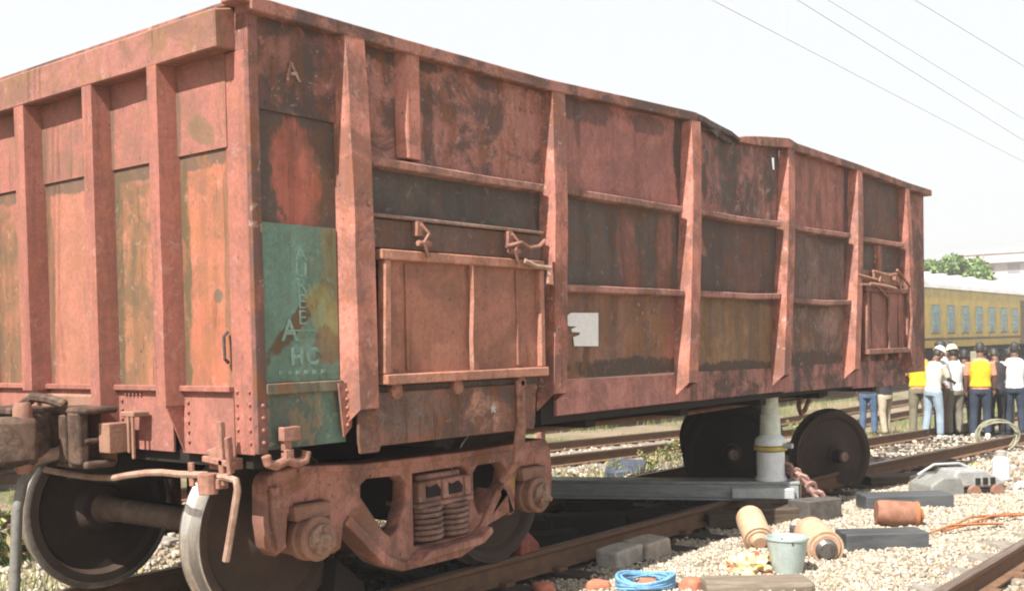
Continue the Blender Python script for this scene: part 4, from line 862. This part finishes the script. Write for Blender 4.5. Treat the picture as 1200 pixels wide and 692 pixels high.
#PART2
# ------------------------------------------------------------------ yellow passenger train
m_yw = plain('yellow coach paint', (.66,.44,.07), (.48,.40,.14), rough=.5, scale=2.2, stretch=(1,1,1), lo=.42, hi=.6)
m_roof = plain('white coach roof', (.68,.68,.68), (.56,.56,.57), rough=.6, scale=.8, stretch=(.4,1,1))
m_glass = plain('teal shutter', (.16,.34,.35), (.11,.20,.21), rough=.25, scale=2, bump=.02)
m_gl2 = plain('grey window', (.20,.22,.24), (.10,.11,.12), rough=.25, scale=2, bump=.02)
m_fr = plain('coach window frame', (.34,.26,.09), (.20,.15,.07), rough=.6)
m_band = plain('dark coach band', (.17,.10,.05), (.11,.07,.04), rough=.6)
TY, TZ = 10.75, -.02
def coach_mesh(L_):
    pr = [(-1.6,1.05),(-1.63,1.3),(-1.63,3.1),(-1.58,3.38)]
    mb = MB()
    for a, b_ in ((pr, None),):
        A = [mb.bm.verts.new((0,y,z)) for y, z in a+[(-y,z) for y, z in a[::-1]]]; B = [mb.bm.verts.new((L_,y,z)) for y, z in a+[(-y,z) for y, z in a[::-1]]]
        n = len(A); mb.bm.faces.new(A); mb.bm.faces.new(B[::-1])
        for i in range(n): mb.bm.faces.new((A[i], B[i], B[(i+1)%n], A[(i+1)%n]))
    return mb
LC = 21.4
ct = thing('passenger_coach', (53.2,TY,TZ), 'yellow passenger coach with a white roof, next along at the right picture edge', 'train coach', 'coaches of the yellow train')
coach_mesh(LC).build('coach_body', m_yw, ct)
mb = MB(); pr = [(-1.66,3.30)]+[(-1.64*math.cos(a), 3.36+.66*math.sin(a)**.8) for a in [k*math.pi/14 for k in range(15)]]+[(1.66,3.30)]
A = [mb.bm.verts.new((-.03,y,z)) for y, z in pr]; B = [mb.bm.verts.new((LC+.03,y,z)) for y, z in pr]
for i in range(len(pr)): mb.bm.faces.new((A[i], B[i], B[(i+1)%len(pr)], A[(i+1)%len(pr)]))
mb.bm.faces.new(A); mb.bm.faces.new(B[::-1]); mb.build('roof', m_roof, ct, smooth=True)
for x in (.9, LC-.9):
    for y in (0,): MB().box(x-.35, x+.35, -1.67, -1.632, 1.08, 3.05).build('coach_door', m_band, ct, bevel=.02)
wf = MB().box(-.52, .52, -.03, .0, -.30, .84).build('window_frame', m_fr, ct, bevel=.015)
wp = MB().box(-.44, .44, -.045, -.031, -.23, .77).build('pane', m_glass, wf); wb = MB()
for k in range(4): wb.cyl((-.44,-.055,-.1+.2*k),(.44,-.055,-.1+.2*k),.012,5)
wbo = wb.build('window_bars', m_gl2, wf); wbo['kind'] = 'stuff'
wx = [2.3+1.87*k for k in range(10)]
wf.location = (wx[0], -1.632, 1.86)
for k, x in enumerate(wx[1:]):
    c_ = copy_tree(wf, ct); c_.location = (x, -1.632, 1.86)
    if k % 3 == 1: pass
MB().box(0, LC, -1.642, -1.631, 1.32, 1.42).build('waist_band', m_band, ct)
for k in range(8): MB().box(3+2.1*k, 3.5+2.1*k, -.25, .25, 4.02, 4.12).build('roof_vent', m_roof, ct, bevel=.03)
ub = MB().box(.3, LC-.3, -1.35, 1.35, .82, 1.06); ub.box(7.5, 13.5, -1.3, 1.3, .38, .82); ub.build('underframe', m_black, ct)
MB().box(-.45, .0, -.75, .75, 1.1, 3.3).build('vestibule', m_black, ct)
for x in (2.6, LC-2.6):
    b_ = MB().box(x-1.7, x+1.7, -1.15, -1.0, .45, .78); b_.box(x-.4, x+.4, -1.2, -.95, .3, .6); bo2 = b_.build('bogie_frame', m_black, ct, bevel=.02)
    for q in (-1.2, 1.2):
        for s in (-1, 1): MB().lathe([(-.06,0),(-.06,.44),(.07,.46),(.07,0)], (x+q, s*.84, .46), (0,1,0), 20).build('wheel', m_wheel, bo2)
for x0, lab in ((31.0,'yellow passenger coach with teal windows seen directly behind the crowd of people'),(8.8,'yellow passenger coach hidden mostly behind the red wagon'),(-13.4,'yellow passenger coach at the left, hidden behind the wagon end'),(75.4,'yellow passenger coach farthest along the track')):
    c_ = copy_tree(ct); c_.location.x = x0; c_['label'] = lab

# ------------------------------------------------------------------ tree and far building
def leaf_cloud(name, parts_, n, size, mat, parent, seed):
    rg = np.random.default_rng(seed); vs, fs, mi = [], [], []
    for k in range(n):
        c0, rr = parts_[rg.integers(len(parts_))]
        d = rg.normal(size=3); d /= np.linalg.norm(d); r = rr*(.55+.5*rg.random()); p = np.array(c0)+d*r*np.array([1,1,.8])
        a = rg.normal(size=3); a /= np.linalg.norm(a); b_ = np.cross(a, rg.normal(size=3)); b_ /= np.linalg.norm(b_); s = size*rg.uniform(.6, 1.4)
        i = len(vs); vs += [p-a*s, p+b_*s*.5, p+a*s, p-b_*s*.5]; fs.append((i,i+1,i+2,i+3)); mi.append(rg.integers(0, len(mat)))
    me = bpy.data.meshes.new(name); me.from_pydata([tuple(v) for v in vs], [], fs)
    for mm in mat: me.materials.append(mm)
    me.polygons.foreach_set('material_index', mi); o = link(name, me, parent); o['kind'] = 'stuff'; return o
m_leaf = [plain('leaf light', (.16,.27,.06), (.11,.20,.045), rough=.6, scale=.8), plain('leaf mid', (.10,.19,.04), (.07,.14,.03), rough=.6, scale=.8), plain('leaf yellow', (.22,.30,.08), (.15,.22,.05), rough=.6, scale=.8)]
tr = thing('leafy_tree', (68.9,17.8,-.6), 'bright green rounded tree standing behind the yellow train', 'tree')
MB().tube([(0,0,0),(.1,0,1.8),(0,.1,3.6)], [.28,.22,.15], 10).build('trunk', m_wood, tr)
rb = random.Random(3)
cl = [((rb.uniform(-2.3,2.3), rb.uniform(-2.2,2.7), 0), rb.uniform(.6,1.05)) for k in range(26)]
cl = [((x, y, 4.5+1.75*max(0, 1-(x*x/9+y*y/14))+rb.uniform(-.7,.5)), r) for (x, y, z), r in cl]
for (x, y, z), r in cl[:9]: MB().tube([(0,.05,2.6+rb.random()), (x*.5, y*.5, z*.72), (x, y, z)], [.10,.06,.025], 6).build('branch', m_wood, tr)
leaf_cloud('crown', cl, 13000, .15, m_leaf, tr, 5)
bd = thing('apartment_building', (158,33,-1), 'pale pink far apartment building behind the right end of the train', 'building')
m_bl = plain('pale pink plaster', (.62,.53,.52), (.54,.46,.46), rough=.9, scale=.3); m_bw = plain('building window', (.33,.29,.30), (.25,.22,.23), rough=.4, scale=1)
MB().box(-6, 8, -22, 8, 0, 13.2).build('wall', m_bl, bd)
MB().box(-6.2, 8.2, -22.2, 8.2, 13.2, 13.7).build('roof', m_bl, bd)
MB().box(-3, 3, -4, 0, 13.7, 16).build('stair_tower', m_bl, bd)
w0 = MB().box(-.06, .1, -.75, .75, 0, 1.3).build('window', m_bw, bd); w0.location = (-6, -20, 1.2)
for j in range(4):
    for i in range(9):
        if i == j == 0: continue
        c_ = w0.copy(); C.objects.link(c_); c_.location = (-6, -20+3.1*i, 1.2+3.1*j)
for j in range(1, 5): MB().box(-6.9, -6, -22, 8, 3.1*j-.5, 3.1*j-.3).build('balcony_slab', m_bl, bd)

# ------------------------------------------------------------------ overhead wires
m_wire = plain('overhead wire', (.62,.62,.62), (.55,.55,.55), rough=.6)
def wire(pts, r, label, name='overhead_wire'):
    o = MB().tube(pts, r, 5).build(name, m_wire); tag(o, label, 'wire', 'overhead wires above the tracks'); return o
def lin(p0, p1, x): t = (x-p0[0])/(p1[0]-p0[0]); return tuple(a+(b_-a)*t for a, b_ in zip((x,)+p0[1:], (x,)+p1[1:]))
for p0, p1, lab, r in (((7.5,1.5,5.21),(20.5,1.5,4.96),'lowest thin overhead wire above the wagon, the contact wire',.0045),((9.72,1.5,5.72),(20.5,1.5,5.39),'middle thin overhead wire above the wagon',.005),((10.66,1.5,5.94),(20.5,1.5,5.82),'highest thin overhead wire above the wagon',.0045)):
    wire([lin(p0, p1, x) for x in (-30, 0, 10, 20, 45)], r, lab)
d0 = lin((9.72,1.5,5.72),(20.5,1.5,5.39),18.3); d1 = lin((10.66,1.5,5.94),(20.5,1.5,5.82),18.3)
wire([d0, d1], .008, 'short vertical dropper joining the two upper wires at the right', 'wire_dropper')
d0 = lin((7.5,1.5,5.21),(20.5,1.5,4.96),9.3); wire([d0, (9.3,1.5,6.6)], .004, 'thin vertical dropper rising from the lowest wire', 'wire_dropper')
wire([(-30,1.5,8.0),(9.3,1.5,6.6),(45,1.5,7.5)], .006, 'messenger wire above the picture edge', 'overhead_wire')

# ------------------------------------------------------------------ weeds
m_weed = [plain('weed green', (.13,.21,.05), (.09,.15,.035), rough=.7), plain('weed yellow', (.36,.36,.12), (.24,.25,.08), rough=.7), plain('weed dry', (.40,.32,.17), (.28,.22,.11), rough=.8)]
def weed(loc, s, label, seed, mats=m_weed, n=260, group='weeds behind the wagon'):
    t = thing('weed', loc, label, 'plant', group); rb = random.Random(seed)
    st_ = [(rb.uniform(-.4,.4)*s, rb.uniform(-.4,.4)*s, rb.uniform(.25,.8)*s) for k in range(9)]
    for x, y, z in st_: MB().tube([(x*.2, y*.2, 0), (x*.7, y*.7, z*.6), (x, y, z)], [.012*s,.009*s,.004], 4).build('stem', mats[0], t)
    leaf_cloud('foliage', [((x*q, y*q, z*q), .13*s) for x, y, z in st_ for q in (.5, .8, 1)], n, .06*s, mats, t, seed)
WD = [((1.3,4.9),.8,'green weed by the rails at the far left, below the coupler'),((.7,5.3),.7,'smaller green weed beside it at the picture edge'),((8.9,3.75),.32,'yellow green weed directly behind the gap under the wagon'),((10.3,4.1),.42,'yellowish weed right of the steel post behind the wagon'),((11.4,4.4),.45,'pale weed farther back behind the wagon'),((7.2,4.05),.28,'low weed left of the steel post behind the wagon'),
      ((15.0,3.4),.5,'dry weed behind the rear wheel near the workers legs'),((16.2,4.4),.6,'dry weed behind the leftmost workers')]
for i, ((x, y), s, lab) in enumerate(WD): weed((x, y, gz(x, y)), s, lab, i+3)
# dry grass verge: nobody could count the blades
rg = np.random.default_rng(9); vs, fs, mi = [], [], []
for k in range(14000):
    x = rg.uniform(-2, 30); y = rg.choice([rg.uniform(3.2, 4.6), rg.uniform(7.4, 9.4)]) ; z = gz(x, y); h = rg.uniform(.06, .26)
    if noise.noise((x*.6, y*.9, 5)) < -.02: continue
    a = rg.uniform(0, 6.28); w = .006; l = rg.uniform(-.1, .1, 2); i = len(vs)
    vs += [(x-w*math.cos(a), y-w*math.sin(a), z-.01), (x+w*math.cos(a), y+w*math.sin(a), z-.01), (x+l[0], y+l[1], z+h)]; fs.append((i,i+1,i+2)); mi.append(int(rg.integers(0, 3)))
me = bpy.data.meshes.new('dry_grass'); me.from_pydata(vs, [], fs)
for mm in m_weed: me.materials.append(mm)
me.polygons.foreach_set('material_index', mi); tag(link('dry_grass', me), 'dry grass between the tracks behind the wagon', kind='stuff')

# ------------------------------------------------------------------ people
def loft(bm, rings, n=12):      # rings: (centre, rx, ry, axis dir, side dir)
    R_ = []
    for c0, rx, ry, d, s in rings:
        d = Vector(d).normalized(); s = Vector(s); s = (s-d*s.dot(d)).normalized(); u = d.cross(s)
        R_.append([bm.verts.new(Vector(c0)+s*rx*math.cos(k*2*math.pi/n)+u*ry*math.sin(k*2*math.pi/n)) for k in range(n)])
    for A, B in zip(R_, R_[1:]):
        for k in range(n): bm.faces.new((A[k], A[(k+1)%n], B[(k+1)%n], B[k]))
    bm.faces.new(R_[0][::-1]); bm.faces.new(R_[-1])
def limb(bm, pts, rads, n=10, flat=1):
    pts = [Vector(p) for p in pts]; rings = []
    for i, p in enumerate(pts):
        d = pts[min(i+1, len(pts)-1)]-pts[max(i-1, 0)]; s = Vector((0,1,0)) if abs(d.normalized().y) < .9 else Vector((1,0,0))
        rings.append((p, rads[i], rads[i]*flat, d, s))
    loft(bm, rings, n)
def remesh(bm, vox, name, smooth=3):
    bmesh.ops.recalc_face_normals(bm, faces=bm.faces); me = bpy.data.meshes.new(name); bm.to_mesh(me); bm.free()
    t = bpy.data.objects.new('t', me); C.objects.link(t); md = t.modifiers.new('r', 'REMESH'); md.mode = 'VOXEL'; md.voxel_size = vox
    m2 = t.modifiers.new('s', 'SMOOTH'); m2.factor = .5; m2.iterations = smooth
    dg = bpy.context.evaluated_depsgraph_get(); out = bpy.data.meshes.new_from_object(t.evaluated_get(dg)); bpy.data.objects.remove(t); bpy.data.meshes.remove(me)
    out.name = name; out.shade_smooth(); return out
# figure faces +x, 1.68 m tall; poses differ in lean, arms and head
def figure(lean, arms, head, stance):
    H = Vector((0,0,.90)); sh = Vector((math.sin(lean)*.50, 0, .90+math.cos(lean)*.50)); up = (sh-H).normalized(); side = Vector((0,1,0)); fw = side.cross(up)
    J = {}
    legs, arms_ = [], []
    for s, st_ in ((-1, stance[0]), (1, stance[1])):
        hip = H+Vector((0, s*.09, -.02)); an = Vector((st_, s*.12, .085)); kn = (hip+an)/2+Vector((.03, s*.005, .02)); legs.append((hip, kn, an, s))
    for s, (e, w) in ((-1, arms[0]), (1, arms[1])):
        shd = sh+Vector((0, s*.185, -.03)); el = shd+Vector((e[0], s*e[1], e[2])); wr = el+Vector((w[0], s*w[1], w[2])); arms_.append((shd, el, wr, s))
    nk = sh+up*.06; hd = nk+(up+Vector((math.sin(head), 0, 0))*.8).normalized()*.15; hu = (hd-nk).normalized(); hf = side.cross(hu)
    # body
    bm = bmesh.new()
    loft(bm, [(H-up*.08,.15,.10,up,side),(H,.165,.115,up,side),(H+up*.15,.14,.10,up,side),(H+up*.32,.165,.115,up,side),(H+up*.44,.17,.105,up,side),(sh+up*.01,.12,.075,up,side),(nk,.058,.06,up,side),(nk+up*.06,.055,.058,up,side)], 16)
    loft(bm, [(hd-hu*.115+hf*.02,.035,.05,hu,side),(hd-hu*.09+hf*.015,.055,.075,hu,side),(hd-hu*.03+hf*.008,.07,.092,hu,side),(hd+hu*.03,.076,.10,hu,side),(hd+hu*.08-hf*.01,.066,.086,hu,side),(hd+hu*.115-hf*.012,.035,.045,hu,side)], 16)
    limb(bm, [hd+hf*.092+hu*.02, hd+hf*.115-hu*.018, hd+hf*.09-hu*.03], [.010,.017,.012], 6)
    limb(bm, [hd+hf*.085-hu*.058+side*.02, hd+hf*.085-hu*.058-side*.02], [.011,.011], 6)
    for s in (-1, 1):
        limb(bm, [hd+side*s*.075+hu*.03, hd+side*s*.088-hf*.01, hd+side*s*.074-hu*.03], [.014,.022,.012], 6)
        limb(bm, [hd+hf*.088+hu*.028+side*s*.018, hd+hf*.078+hu*.03+side*s*.05], [.010,.010], 6)
    for hip, kn, an, s in legs:
        limb(bm, [hip, (hip+kn)/2, kn, (kn*2+an)/3+Vector((-.012,0,0)), an], [.088,.076,.054,.056,.038])
        limb(bm, [an+Vector((-.05,0,-.045)), an+Vector((.05,s*.01,-.05)), an+Vector((.16,s*.03,-.062))], [.038,.042,.026], 8, .8)
    for shd, el, wr, s in arms_:
        limb(bm, [shd, (shd+el)/2, el, (el*2+wr)/3, wr], [.052,.045,.036,.036,.026])
        d = (wr-el).normalized(); pal = wr+d*.085; sd = d.cross(side*s).normalized()
        limb(bm, [wr, wr+d*.05, pal], [.026,.038,.036], 8, .5)
        for q, ln_ in ((-.027,.062),(-.009,.074),(.009,.07),(.027,.055)):
            b0 = pal+sd*q-d*.01; limb(bm, [b0, b0+d*ln_*.55-side*s*.008, b0+d*ln_-side*s*.03], [.0095,.009,.007], 6)
        limb(bm, [wr+d*.03+sd*.03, wr+d*.06+sd*.055, wr+d*.095+sd*.058], [.012,.011,.008], 6)
    body = remesh(bm, .0085, 'person_body', 2)
    bm = bmesh.new()      # shirt
    loft(bm, [(H-up*.03,.178,.128,up,side),(H+up*.14,.158,.118,up,side),(H+up*.32,.182,.132,up,side),(H+up*.44,.188,.122,up,side),(sh+up*.015,.135,.09,up,side),(nk-up*.015,.066,.07,up,side)], 16)
    for shd, el, wr, s in arms_: limb(bm, [shd, (shd+el)/2, el+(shd-el)*.08], [.068,.062,.058])
    shirt = remesh(bm, .014, 'shirt', 2)
    bm = bmesh.new()
    loft(bm, [(H+up*.02,.192,.142,up,side),(H+up*.14,.174,.134,up,side),(H+up*.32,.196,.148,up,side),(H+up*.43,.190,.136,up,side),(sh-up*.0,.13,.105,up,side)], 16)
    vest = remesh(bm, .016, 'vest', 2)
    bm = bmesh.new()
    loft(bm, [(H-up*.11,.165,.115,up,side),(H-up*.03,.178,.126,up,side),(H+up*.05,.168,.122,up,side)], 16)
    for hip, kn, an, s in legs: limb(bm, [hip+Vector((0,0,.0)), (hip+kn)/2, kn, (kn+an)/2, an+Vector((0,0,.0))], [.102,.092,.074,.070,.064])
    trou = remesh(bm, .014, 'trousers', 2)
    bm = bmesh.new()
    for hip, kn, an, s in legs:
        limb(bm, [an+Vector((-.065,0,-.042)), an+Vector((.05,s*.01,-.042)), an+Vector((.12,s*.02,-.052)), an+Vector((.18,s*.03,-.060))], [.044,.050,.044,.028], 8, .85); limb(bm, [an+Vector((0,0,.03)), an+Vector((-.01,0,-.03))], [.047,.05], 8)
    shoe = remesh(bm, .011, 'shoes', 1)
    bm = bmesh.new()
    loft(bm, [(hd-hu*.06-hf*.045,.066,.05,hu,side),(hd+hu*.0-hf*.022,.083,.088,hu,side),(hd+hu*.06-hf*.012,.083,.10,hu,side),(hd+hu*.10-hf*.012,.066,.082,hu,side),(hd+hu*.128-hf*.012,.03,.04,hu,side)], 16)
    hair = remesh(bm, .011, 'hair', 1)
    bm = bmesh.new()
    loft(bm, [(hd+hu*.035,.125,.15,hu,side),(hd+hu*.045,.125,.15,hu,side),(hd+hu*.047,.105,.125,hu,side),(hd+hu*.10,.098,.116,hu,side),(hd+hu*.15,.066,.08,hu,side),(hd+hu*.168,.02,.025,hu,side)], 20)
    hat = remesh(bm, .012, 'hard_hat', 1)
    return dict(body=body, shirt=shirt, vest=vest, trousers=trou, shoes=shoe, hair=hair, hat=hat)
down = (((.02,.05,-.27),(.08,.0,-.23)), ((-.02,.05,-.27),(.06,.0,-.24)))
fwd = (((.10,.04,-.25),(.22,-.10,-.06)), ((.08,.05,-.26),(.20,-.08,-.10)))
hipa = (((-.05,.16,-.22),(.08,-.12,-.16)), ((.0,.06,-.27),(.07,.0,-.23)))
POSES = [figure(.05, down, .3, (.02,-.03)), figure(.12, fwd, .8, (.06,-.08)), figure(.03, hipa, .2, (.0,.05))]
skin = plain('brown skin', (.20,.105,.065), (.16,.08,.05), rough=.55, scale=5, bump=.05); m_hair = plain('black hair', (.02,.018,.016), (.035,.03,.028), rough=.6, scale=20)
CL = {}
def cloth(n, c): 
    if n not in CL: CL[n] = plain(n, c, tuple(x*.78 for x in c), rough=.9, scale=7, bump=.5, bd=.02)
    return CL[n]
def person(loc, hd, pose, label, shirt, trousers, shoes, hat=None, vest=None, sc=1.0):
    ps = POSES[pose]; t = thing('person', loc, label, 'person', 'people gathered beyond the wagon', hd); t.scale = (sc, sc, sc)
    def add(name, me, mat):
        o = bpy.data.objects.new(name, me); C.objects.link(o); o.parent = t
        if not me.materials: me.materials.append(mat)
        o.material_slots[0].link = 'OBJECT'; o.material_slots[0].material = mat; return o
    add('body', ps['body'], skin); add('shirt', ps['shirt'], shirt); add('trousers', ps['trousers'], trousers); add('shoes', ps['shoes'], shoes); add('hair', ps['hair'], m_hair)
    if hat: add('hard_hat', ps['hat'], hat)
    if vest: add('vest', ps['vest'], vest)
    return t
wh = cloth('white shirt', (.78,.78,.80)); cream = cloth('cream shirt', (.72,.68,.58)); dk = cloth('dark shirt', (.05,.045,.05)); orange = cloth('orange shirt', (.75,.33,.20)); yv = cloth('yellow vest', (.85,.58,.03)); red = cloth('maroon shirt', (.30,.08,.07))
jean = cloth('blue jeans', (.10,.16,.27)); dj = cloth('dark jeans', (.05,.065,.10)); kh = cloth('khaki trousers', (.27,.24,.19)); brt = cloth('brown trousers', (.17,.11,.085)); ltan = cloth('light tan trousers', (.55,.47,.36)); lb = cloth('light blue jeans', (.36,.45,.55)); blk = cloth('black trousers', (.03,.03,.035)); olv = cloth('olive trousers', (.22,.20,.14))
wsho = cloth('white shoes', (.7,.68,.65)); bsho = cloth('black shoes', (.04,.035,.03)); hw = plain('white hard hat', (.80,.79,.76), (.72,.71,.68), rough=.4, scale=6, bump=.02); hy = plain('cream hard hat', (.78,.70,.45), (.70,.62,.40), rough=.4, scale=6, bump=.02)
pl = [
 ((19.2,4.25), 20, 0, 'person in blue jeans, upper half hidden by the wagon end, leftmost of the crowd', dk, jean, bsho, None, None),
 ((19.3,3.92), 60, 1, 'person in light tan trousers half hidden by the wagon end', dk, ltan, bsho, None, None),
 ((17.2,2.52), 15, 1, 'person in yellow safety vest and olive trousers just behind the wagon corner', orange, olv, bsho, None, yv),
 ((17.1,2.25), 340, 1, 'person in white hard hat and light blue jeans beside the wagon corner', cream, lb, wsho, hw, None),
 ((17.67,2.25), 80, 2, 'bareheaded person in white shirt and brown trousers between two hard hats', wh, brt, bsho, None, None),
 ((18.07,2.16), 60, 0, 'person in cream hard hat, white shirt and khaki trousers seen from the side', wh, kh, bsho, hy, None),
 ((18.4,2.07), 10, 0, 'dark clothed person behind, between the khaki trousers and the yellow vest', red, blk, bsho, None, None),
 ((18.06,1.69), 12, 0, 'person seen from behind in bright yellow vest over orange shirt and dark jeans', orange, dj, wsho, None, yv),
 ((18.72,1.58), 40, 1, 'bareheaded person all in black right of the yellow vest', dk, blk, bsho, None, None),
 ((18.3,2.36), 320, 2, 'dark haired person in white shirt glimpsed behind the two hard hats', wh, dj, bsho, None, None),
 ((18.9,1.86), 30, 2, 'dark haired person in maroon shirt peering over the yellow vest', red, brt, bsho, None, None),
 ((19.6,1.62), 300, 0, 'person in white shirt standing behind the one in black', wh, kh, bsho, None, None),
 ((18.94,1.31), 8, 2, 'bareheaded person in white shirt and dark trousers at the right edge', wh, dj, bsho, None, None)]
for k, ((x, y), hd, po, lab, a, b_, c_, ht, vs_) in enumerate(pl): person((x, y, gz(x, y)+.01), R(hd+(-14, 9, 4, -8, 15)[k % 5]), po, lab, a, b_, c_, ht, vs_, sc=(1.0, .96, 1.03, .98, 1.05)[k % 5])

# ------------------------------------------------------------------ haze
hz = MB().box(-3100, 3100, -3100, 3100, -2.2, 18).build('haze', None); hz['kind'] = 'stuff'; hz['label'] = 'pale dusty haze in the air'
m = bpy.data.materials.new('haze air'); m.use_nodes = True; nt = m.node_tree; nt.nodes.clear()
pv = nt.nodes.new('ShaderNodeVolumePrincipled'); pv.inputs['Color'].default_value = (.95, .96, .97, 1); pv.inputs['Density'].default_value = .0020; pv.inputs['Anisotropy'].default_value = .2
mo = nt.nodes.new('ShaderNodeOutputMaterial'); nt.links.new(pv.outputs[0], mo.inputs['Volume']); hz.data.materials.append(m)
